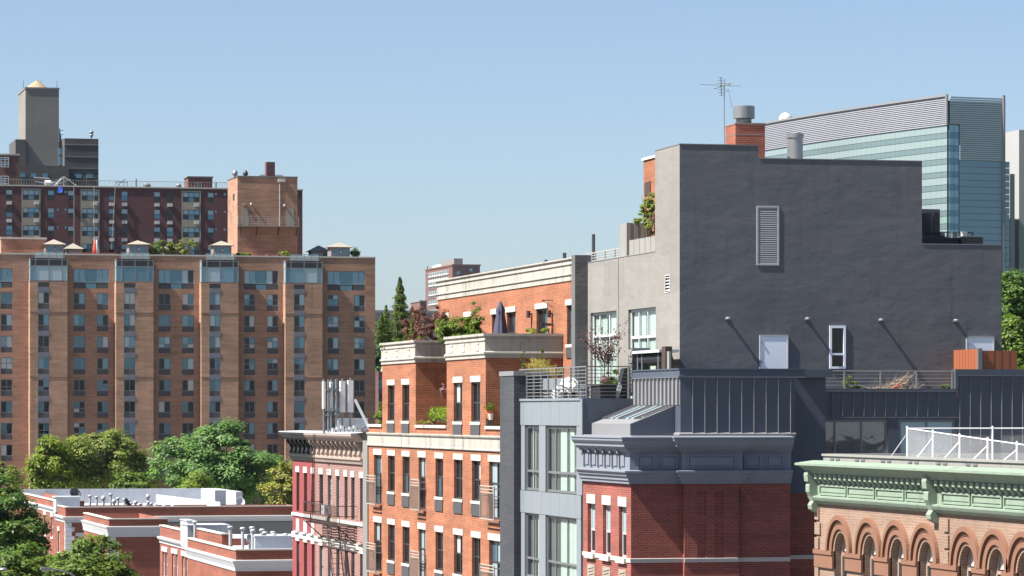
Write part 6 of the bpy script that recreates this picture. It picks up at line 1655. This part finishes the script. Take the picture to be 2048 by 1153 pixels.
rbush('red_shrub', 'feathery pinkish red shrub at the left parapet corner', 860, 33.1, RT, 2.2, 1.2, 7000, .09, 'leaf_red', 52, 60, .22)
rbush('climbing_plant', 'thin yellow green climber between the two red shrubs', 841, 33.2, RT, 1.35, .22, 700, .09, 'leaf_lime', 53, 14, .14)
rbush('bamboo_shrub', 'bushy bright green shrub on the right terrace corner', 911, 33.2, RT, 1.75, .95, 6500, .11, 'leaf_arbor', 54, 60, .26)
rbush('climbing_plant', 'slim green climber left of the bushy green shrub', 887, 34.3, RT, 2.0, .30, 1300, .10, 'leaf_mid', 55, 26, .16)
rbush('climbing_plant', 'tall leafy climber between the green shrub and the umbrella', 951, 33.8, RT, 2.15, .45, 3000, .10, 'leaf_mid', 56, 40, .2)
rbush('low_shrub', 'low green plants at the foot of the terrace climbers', 935, 33.0, RT, .85, .6, 1200, .09, 'leaf_arbor', 57, 20, .18)
rbush('potted_shrub', 'small bright green potted shrub by the penthouse door', 1078, 34.75, RT, 1.0, .75, 2600, .09, 'leaf_lime', 58, 34, .18)
rbush('low_shrub', 'low weedy plants along the left terrace parapet', 800, 32.7, RT, .85, 1.2, 1500, .08, 'leaf_arbor', 59, 26, .16)
# folded parasol
ux, uz1 = 33.6, sx(1001, 603, 33.6)[1]; uy = yat(1001, ux)
um = thing('folded_parasol', 'closed navy blue parasol on the roof terrace', 'parasol', (ux, uy, RT))
part('pole', MB().tube((ux, uy, RT), (ux, uy, uz1), .025, 8), 'grey_metal', um)
part('base', MB().lathe([(.28, 0), (.28, .06), (.06, .1), (.05, .25)], (ux, uy, RT), 16), 'concrete', um)
q = MB(); zb_ = RT + .25; hh = uz1 - zb_; n = 24; lv = [(0, .30), (.25, .26), (.5, .21), (.72, .15), (.80, .17), (.9, .10), (.98, .04), (1.0, .015)]
for f, r in lv: q.v += [(ux + r * (1 + .22 * math.cos(8 * 2 * math.pi * k / n)) * math.cos(2 * math.pi * k / n), uy + r * (1 + .22 * math.cos(8 * 2 * math.pi * k / n)) * math.sin(2 * math.pi * k / n) * 1.15, zb_ + hh * f) for k in range(n)]
for j in range(len(lv) - 1): q.f += [(j * n + k, j * n + (k + 1) % n, (j + 1) * n + (k + 1) % n, (j + 1) * n + k) for k in range(n)]
part('canopy', q, 'fabric_navy', um, True)
y, z = sx(884.5, 672, 33.9)
st = thing('garden_ornament', 'small white garden ornament beside the climber', 'ornament', (33.9, y, RT))
part('figure', MB().lathe([(.14, 0), (.16, .25), (.10, .5), (.16, .75), (.12, .95), (.07, 1.0), (.10, 1.12), (.02, 1.22)], (33.9, y, RT), 14), 'trim_white', st, True)
part('plinth', MB().box(33.75, 34.05, y - .15, y + .15, RT - .0, RT + .03), 'concrete', st)
# planter with trailing plants in the gap between the bays
g0, g1 = B2[1] + .35, B1[0] - 1.1
pt = thing('trailing_planter', 'dark window box with trailing yellow green plants in the balcony gap', 'planter', (X0 + .75, (g0 + g1) / 2, TER - .2))
part('trough', MB().box(X0 + .55, X0 + .95, g0, g1, H - .40, H - .12), 'dark_metal', pt)
q = MB()
for yy in (g0 + .05, (g0 + g1) / 2, g1 - .05): q.box(X0 + .56, X0 + .6, yy - .03, yy + .03, TER - .2, H - .4)
q.box(X0 + .56, X0 + .6, g0, g1, H - .62, H - .58)
part('stand', q, 'dark_metal', pt)
rng = np.random.default_rng(61); n = 5200
u = rng.random(n); yy = g0 + (g1 - g0) * u + rng.normal(size=n) * .08; drop = np.abs(np.sin(u * 17)) * np.maximum(0, np.sin(u * 5.3 + 1)); f = rng.random(n) ** 1.5
P = np.stack([X0 + .6 - .12 * f + rng.normal(size=n) * .12, yy, H + .0 + rng.normal(size=n) * .10 - f * (.12 + .5 * drop * (f > .5))], 1) - np.array(wloc(pt))
link('foliage', leaf_mesh('foliage', P, rng.normal(size=(n, 3)) + np.array([-.6, 0, .6]), .10, rng), 'leaf_lime', pt)
rng = np.random.default_rng(62); P = np.stack([X0 + .55 + rng.normal(size=500) * .1, g1 + .1 + rng.normal(size=500) * .2, H - .12 + rng.normal(size=500) * .1], 1) - np.array(wloc(pt))
link('foliage', leaf_mesh('foliage', P, rng.normal(size=(500, 3)) + np.array([-.4, 0, .5]), .10, rng), 'leaf_red', pt)
rbush('low_shrub', 'small flowering weeds on the ledge under the planter', 868, X0 + .25, H - .56, .22, 1.2, 500, .06, 'leaf_lime', 63, 16, .08)
fy_, fz_ = sy(886, 781.5, B1[0] - .1)
rng = np.random.default_rng(64); fl = thing('hanging_flowers', 'small pink and white flower ornament on the shaded bay wall', 'flowers', (fy_, B1[0] - .1, fz_))
link('petals', leaf_mesh('petals', rng.normal(size=(90, 3)) * np.array([.07, .05, .1]), rng.normal(size=(90, 3)) + np.array([-.4, -.6, .2]), .09, rng, 1.2), 'petal_pink', fl)
part('hook', MB().tube((fy_, B1[0], fz_ + .25), (fy_, B1[0] - .1, fz_), .01, 5), 'dark_metal', fl)
y = yat(986, X0 + .3)
pp = thing('flower_pot', 'orange flower pot with green plant on the right ledge', 'flower pot', (X0 + .15, y, H - .56))
part('pot', MB().lathe([(.12, .3), (.17, .58), (.185, .59), (.185, .64), (.15, .63)], (X0 + .15, y, H - .56), 14), 'red_pot', pp)
part('stand', MB().box(X0 + .05, X0 + .25, y - .1, y + .1, H - .56, H - .26), 'dark_metal', pp)
rng = np.random.default_rng(65); link('plant', leaf_mesh('plant', np.array([0, 0, .75]) + rng.normal(size=(260, 3)) * np.array([.09, .16, .10]), rng.normal(size=(260, 3)) + np.array([-.3, 0, .5]), .09, rng), 'leaf_arbor', pp)
part('white_pot', MB().lathe([(.08, .25), (.11, .5), (.12, .52)], (X0 + .12, y - .38, H - .56), 12), 'trim_white', pp)
rbush('climbing_plant', 'leafy vine at the left end of the orange terrace', 762, X0 + .9, TER - .2, 1.4, .42, 900, .12, 'leaf_arbor', 66, 22, .2)
# left ledge: clad terrace
DK = H + .3
py0, py1 = yat(1128, 32.9), yat(1046, 32.9)
gp_ = thing('zinc_planter', 'long blue grey planter box behind the terrace rail', 'planter', (33.1, (py0 + py1) / 2, DK))
for k in range(4):
    a = py0 + (py1 - py0) * k / 4; part('panel', MB().box(32.9, 32.94, a + .008, a + (py1 - py0) / 4 - .008, DK, H + 1.28), 'blue_panel', gp_)
part('tray', MB().box(32.945, 33.6, py0, py1, DK, H + 1.22), 'blue_panel', gp_)
rng = np.random.default_rng(67)
gr = thing('ornamental_grass', 'straw coloured ornamental grass in the zinc planter', 'grass plant', (33.25, (py0 + py1) / 2 + .8, H + 1.22))
P, N = [], []
n = 2600; c = rng.choice(5, n); cy = np.array([-1.2, -.2, .7, 1.5, 2.3])[c]; u = rng.random(n); a = rng.uniform(0, 6.28, n); sp = .5 * u ** 1.6
P = np.stack([sp * np.cos(a) * .6, cy + sp * np.sin(a) * 1.3, u * np.array([.45, .6, .85, .9, .7])[c]], 1)
link('blades', leaf_mesh('blades', P, np.stack([np.cos(a), np.sin(a), .1 + 0 * a], 1), .20, rng, 9.0), 'leaf_straw', gr)
for k, (p, lab) in enumerate(((1046, 'thin green spire plant left in the zinc planter'), (1084, 'thin green spire plant right in the zinc planter'))):
    rbush('spire_plant', lab, p, 33.2, H + 1.22, 1.25 - .02 * k, .10, 420, .07, 'leaf_arbor', 68 + k, 18, .06, cat='plant')
# covered barbecue
qy = yat(1130, 32.9)
bq = thing('covered_barbecue', 'barbecue under a crumpled silver cover on the terrace', 'barbecue', (33.0, qy, DK))
rng = np.random.default_rng(70); q = MB(); n, mlev = 28, 7
for j in range(mlev):
    f = j / (mlev - 1); zz = DK + .45 + .55 * math.sin(f * 1.57)
    for k in range(n):
        a = 2 * math.pi * k / n; r = (1 - f ** 2.2) ** .5 * (1 + rng.uniform(-.12, .12)); q.v.append((33.05 + .3 * r * math.cos(a), qy + .85 * r * math.sin(a), zz + rng.uniform(-.04, .04)))
for j in range(mlev - 1): q.f += [(j * n + k, j * n + (k + 1) % n, (j + 1) * n + (k + 1) % n, (j + 1) * n + k) for k in range(n)]
part('cover', q, 'fabric_silver', bq)
part('firebox', MB().box(32.85, 33.2, qy - .5, qy + .35, DK + .3, DK + .62), 'fabric_black', bq)
q = MB()
for yy in (qy - .6, qy + .55):
    for xx in (32.9, 33.2): q.tube((xx, yy, DK), (xx, yy * 1 + (.1 if yy < qy else -.1), DK + .5), .03, 6)
part('legs', q, 'trim_white', bq)
part('side_bag', MB().lathe([(.2, 0), (.26, .15), (.28, .4), (.2, .62), (.05, .7)], (32.95, qy + 1.25, DK), 12), 'fabric_silver', bq, True)
# black planter with purple-leaved tree
ty = yat(1209, 33.6)
tp_ = thing('black_planter', 'black square planter with a striped pot beside it', 'planter', (33.6, ty, DK))
part('box', MB().box(33.2, 33.9, ty - .9, ty + .5, DK, H + .98), 'fabric_black', tp_)
part('rim', MB().box(33.15, 33.95, ty - .95, ty + .9, H + .981, H + 1.03), 'rust_metal', tp_)
part('striped_pot', MB().lathe([(.2, 0), (.24, .2), (.2, .24), (.24, .44), (.2, .48), (.24, .66), (.15, .68)], (33.0, ty + .75, DK), 14), 'blue_panel', tp_)
rng = np.random.default_rng(71)
pt_ = thing('purple_plum_tree', 'young purple leaved tree with sparse upright branches on the terrace', 'tree', (33.6, ty, H + 1.0))
tb = MB(); tb.tube((0, 0, 0), (0, 0, .85), .022, 7, .016); PP = []
for k in range(20):
    a = k * 2.4; s = rng.uniform(.5, 1.25); ex = Vector((math.cos(a) * .78 * s, math.sin(a) * .6 * s, 1.2 + rng.uniform(.1, 1.3)))
    st_ = Vector((0, 0, .6 + .03 * k)); md = st_.lerp(ex, .5) + Vector((0, 0, -.14))
    tb.tube(st_, md, .011, 5, .008); tb.tube(md, ex, .008, 5, .003)
    for j in range(48):
        f = rng.uniform(.2, 1); b_ = st_.lerp(md, f * 2) if f < .5 else md.lerp(ex, f * 2 - 1); PP.append(np.array(b_) + rng.normal(size=3) * .075)
link('trunk', tb.mesh('trunk'), 'bark', pt_)
link('crown', leaf_mesh('crown', np.array(PP), rng.normal(size=(len(PP), 3)) + np.array([-.3, 0, .4]), .085, rng, 1.5), 'leaf_purple', pt_)
rbush('low_shrub', 'small red plant at the foot of the purple tree', 1211, 33.45, H + 1.0, .35, .35, 300, .07, 'leaf_red', 72, 14, .1)
rbush('grass_tuft', 'thin green grass stalks behind the black planter', 1222, 34.4, H + .6, 1.0, .45, 420, .14, 'leaf_arbor', 73, 18, .12, cat='grass plant')
cy_ = yat(1249, 33.5)
cc = thing('covered_chair', 'folded garden chair under a black cover near the rail end', 'chair', (33.5, cy_, DK))
cx0 = xat(1237, 123.1); cx1 = xat(1255, 123.1)
part('cover', MB().prism([(cx0, 123.0, DK + .25), (cx0 + .05, 123.0, DK + .7), (cx1 - .14, 123.0, DK + 1.3), (cx1 - .02, 123.0, DK + 1.32), (cx1 - .02, 123.0, DK + .1), (cx0 + .1, 123.0, DK + .1)], (0, .5, 0)), 'fabric_black', cc)
part('cloth', MB().prism([(cx0 - .1, 122.97, DK + .5), (cx0 + .0, 122.97, DK + .8), (cx0 + .1, 122.97, DK + .62), (cx0 + .02, 122.97, DK + .4)], (0, .03, 0)), 'fabric_silver', cc)
part('leg', MB().tube((cx0 + .15, 123.1, DK), (cx0 + .15, 123.1, DK + .2), .03, 6), 'dark_metal', cc)
# terrace kitchen cart in front of the beige wall, behind the mansard coping
k0, kz_ = sx(1272, 697, 34.9); k1 = yat(1345, 34.9)
ca = thing('outdoor_kitchen_cart', 'dark grill cart with slatted grey end on the mansard terrace', 'grill', (35.0, (k0 + k1) / 2, H + .6))
for i in range(6): part('slat', MB().box(34.6, 34.65, k0 - .5, k0, H + .75 + i * .27, H + .98 + i * .27), 'wood_grey', ca)
part('end_panel', MB().box(34.66, 35.3, k0 - .5, k0, H + .6, kz_), 'slate_metal', ca)
part('top', MB().box(34.6, 35.35, k1 + .7, k0 - .52, kz_ - .22, kz_ - .12), 'trim_white', ca)
part('hood', MB().tube((34.95, k1 + .9, kz_ - .45), (34.95, k0 - .7, kz_ - .45), .24, 12), 'fabric_black', ca)
for yy in (k0 - .9, k0 - 1.5, k1 + 1.2): part('bar', MB().box(34.7, 34.74, yy - .05, yy + .05, H + .6, kz_ - .23), 'grey_metal', ca)
part('post', MB().box(34.65, 34.9, k1 + .05, k1 + .55, H + .6, kz_ - .02), 'rust_metal', ca)
part('board', MB().box(34.7, 34.78, k1 - .25, k1 + .03, H + .6, kz_ - .2), 'wood_grey', ca)
part('gas_bottle', MB().lathe([(.14, 0), (.16, .1), (.16, .5), (.08, .6)], (34.75, k1 + .9, H + .62), 12), 'galvanised', ca)
# roof tree by the brick block
x, y = 36.3, yat(1296, 36.3)
rng = np.random.default_rng(80)
bush('roof_tree', 'small broad leaved tree growing in the roof planter by the beige corner', 'tree', (x, y, H + 6.4), [(0, .2, 1.0, .38, .95, .65), (0, -.3, 1.5, .25, .7, .5)], 1500, .13, 'leaf_olive', 46, .16, 80, 8, stem_r=.02, fill=.6)
# slate terrace: brushwood pile, weeds, toy
tx0, tx1 = xat(1742, 120.3), xat(1826, 120.3); rng = np.random.default_rng(81)
q = MB(); tz0 = H + .56
for k in range(260):
    a = Vector((rng.uniform(tx0, tx1), 120.3 + rng.uniform(-.3, .5), tz0 + abs(rng.normal()) * .12 + .1)); d = Vector((rng.normal() * .8 + .4, rng.normal() * .3, rng.normal() * .22 + .15)).normalized() * rng.uniform(.2, .6)
    q.tube(a, a + d, .009, 4, .005)
for k in range(40):
    a = Vector((tx0 + .75 + rng.normal() * .12, 120.3 + rng.normal() * .1, tz0 + .2)); d = Vector((.75 + rng.normal() * .09, rng.normal() * .1, .62 + rng.normal() * .08)) * rng.uniform(.6, 1.05); q.tube(a, a + d, .011, 4, .006)
solo('brushwood_pile', q, 'twig', 'pile of dry cut twigs behind the slate terrace rail', 'twigs', ((tx0 + tx1) / 2, 120.3, tz0), kind='stuff')
xr = xat(1800, 120.05); rz_ = tz0 + .35
solo('red_pole', MB().path([(xr - .25, 120.0, rz_), (xr - .1, 120.0, rz_ + .03), (xr + .1, 120.0, rz_ + .12), (xr + .14, 120.02, rz_ + .04)], .03, 8), 'red_paint', 'short curved red tool handle lying on the twig pile', 'tool', (xr, 120.0, rz_))
for p, lab, hh_, s in ((1702, 'green weeds by the slate terrace rail, left of the twigs', .75, 82), (1896, 'green leafy plant beside the cedar screen', .55, 83)):
    bush('terrace_weed', lab, 'plant', (xat(p, 120.2), 120.2, tz0), [(0, 0, hh_ * .5, .32, .2, hh_ * .5)], 480, .09, 'leaf_arbor', 20, .1, s, 5)
bush('low_shrub', 'low green shrub at the right edge behind the slate parapet', 'shrub', (xat(2048, 121.5), 121.5, H + 1.3), [(0, 0, .35, .8, .4, .35)], 900, .1, 'leaf_lime', 26, .14, 84, 5)
# tower roof planting
for i, (p, w, hh_, lm, lab) in enumerate(((322, 1.3, 2.0, 'leaf_mid', 'dense green shrub on the tower roof, left of the pergola'), (343, .9, 1.7, 'leaf_lime', 'bright green shrub on the tower roof before the second small pavilion'), (374, 1.6, 2.2, 'leaf_olive', 'round olive shrub over the tower roof pergola'), (305, .5, 1.0, 'leaf_arbor', 'little green shrub right of the second big pavilion'), (568, .7, .8, 'leaf_lime', 'bright shrub at the foot of the brick bulkhead'), (487, 1.1, .55, 'leaf_mid', 'low dark shrubs under the bulkhead gallery'), (545, 1.4, .5, 'leaf_red', 'low reddish shrubs under the bulkhead gallery'), (710, .5, 1.3, 'leaf_dark', 'small dark shrub beside the rightmost pavilion'))):
    Yb = TY + 2.6; x = xat(p, Yb)
    bush('roof_shrub', lab, 'shrub', (x, Yb, ztop - .3), [(0, 0, .3 + hh_ * .55, w, .7, hh_ * .5)], 1100, .24, lm, 24, .35, 90 + i, 4, stem_r=.03)
y = TY + 1.2
for p, mm, lab in ((189.5, 'red_paint', 'closed red parasol on the tower roof'), (193.5, 'trim_white', 'closed white parasol on the tower roof')):
    x = xat(p, y); t = thing('folded_parasol', lab, 'parasol', (x, y, ztop - .3))
    part('canopy', MB().lathe([(.05, .5), (.3, .55), (.26, 1.2), (.16, 1.9), (.03, 2.3)], (x, y, ztop - .3), 10), mm, t, True); part('pole', MB().tube((x, y, ztop - .3), (x, y, ztop + .3), .04, 6), 'grey_metal', t)

# ================================================================ THIN SUMMER HAZE
hzm = bpy.data.materials.new('haze_air'); hzm.use_nodes = True; MATS['haze_air'] = hzm
hn = hzm.node_tree; hn.nodes.clear()
hv = node(hn, 'ShaderNodeVolumePrincipled'); hv.inputs['Color'].default_value = (.66, .82, 1, 1); hv.inputs['Density'].default_value = 2.2e-5
ho = node(hn, 'ShaderNodeOutputMaterial'); hn.links.new(hv.outputs[0], ho.inputs['Volume'])
hz_o = link('haze', MB().box(-1510, 2510, -1010, 4010, -1.5, 112).mesh('haze'), 'haze_air'); hz_o['kind'] = 'stuff'
hz_o['label'] = 'thin pale summer haze in the air'; hz_o['category'] = 'haze'
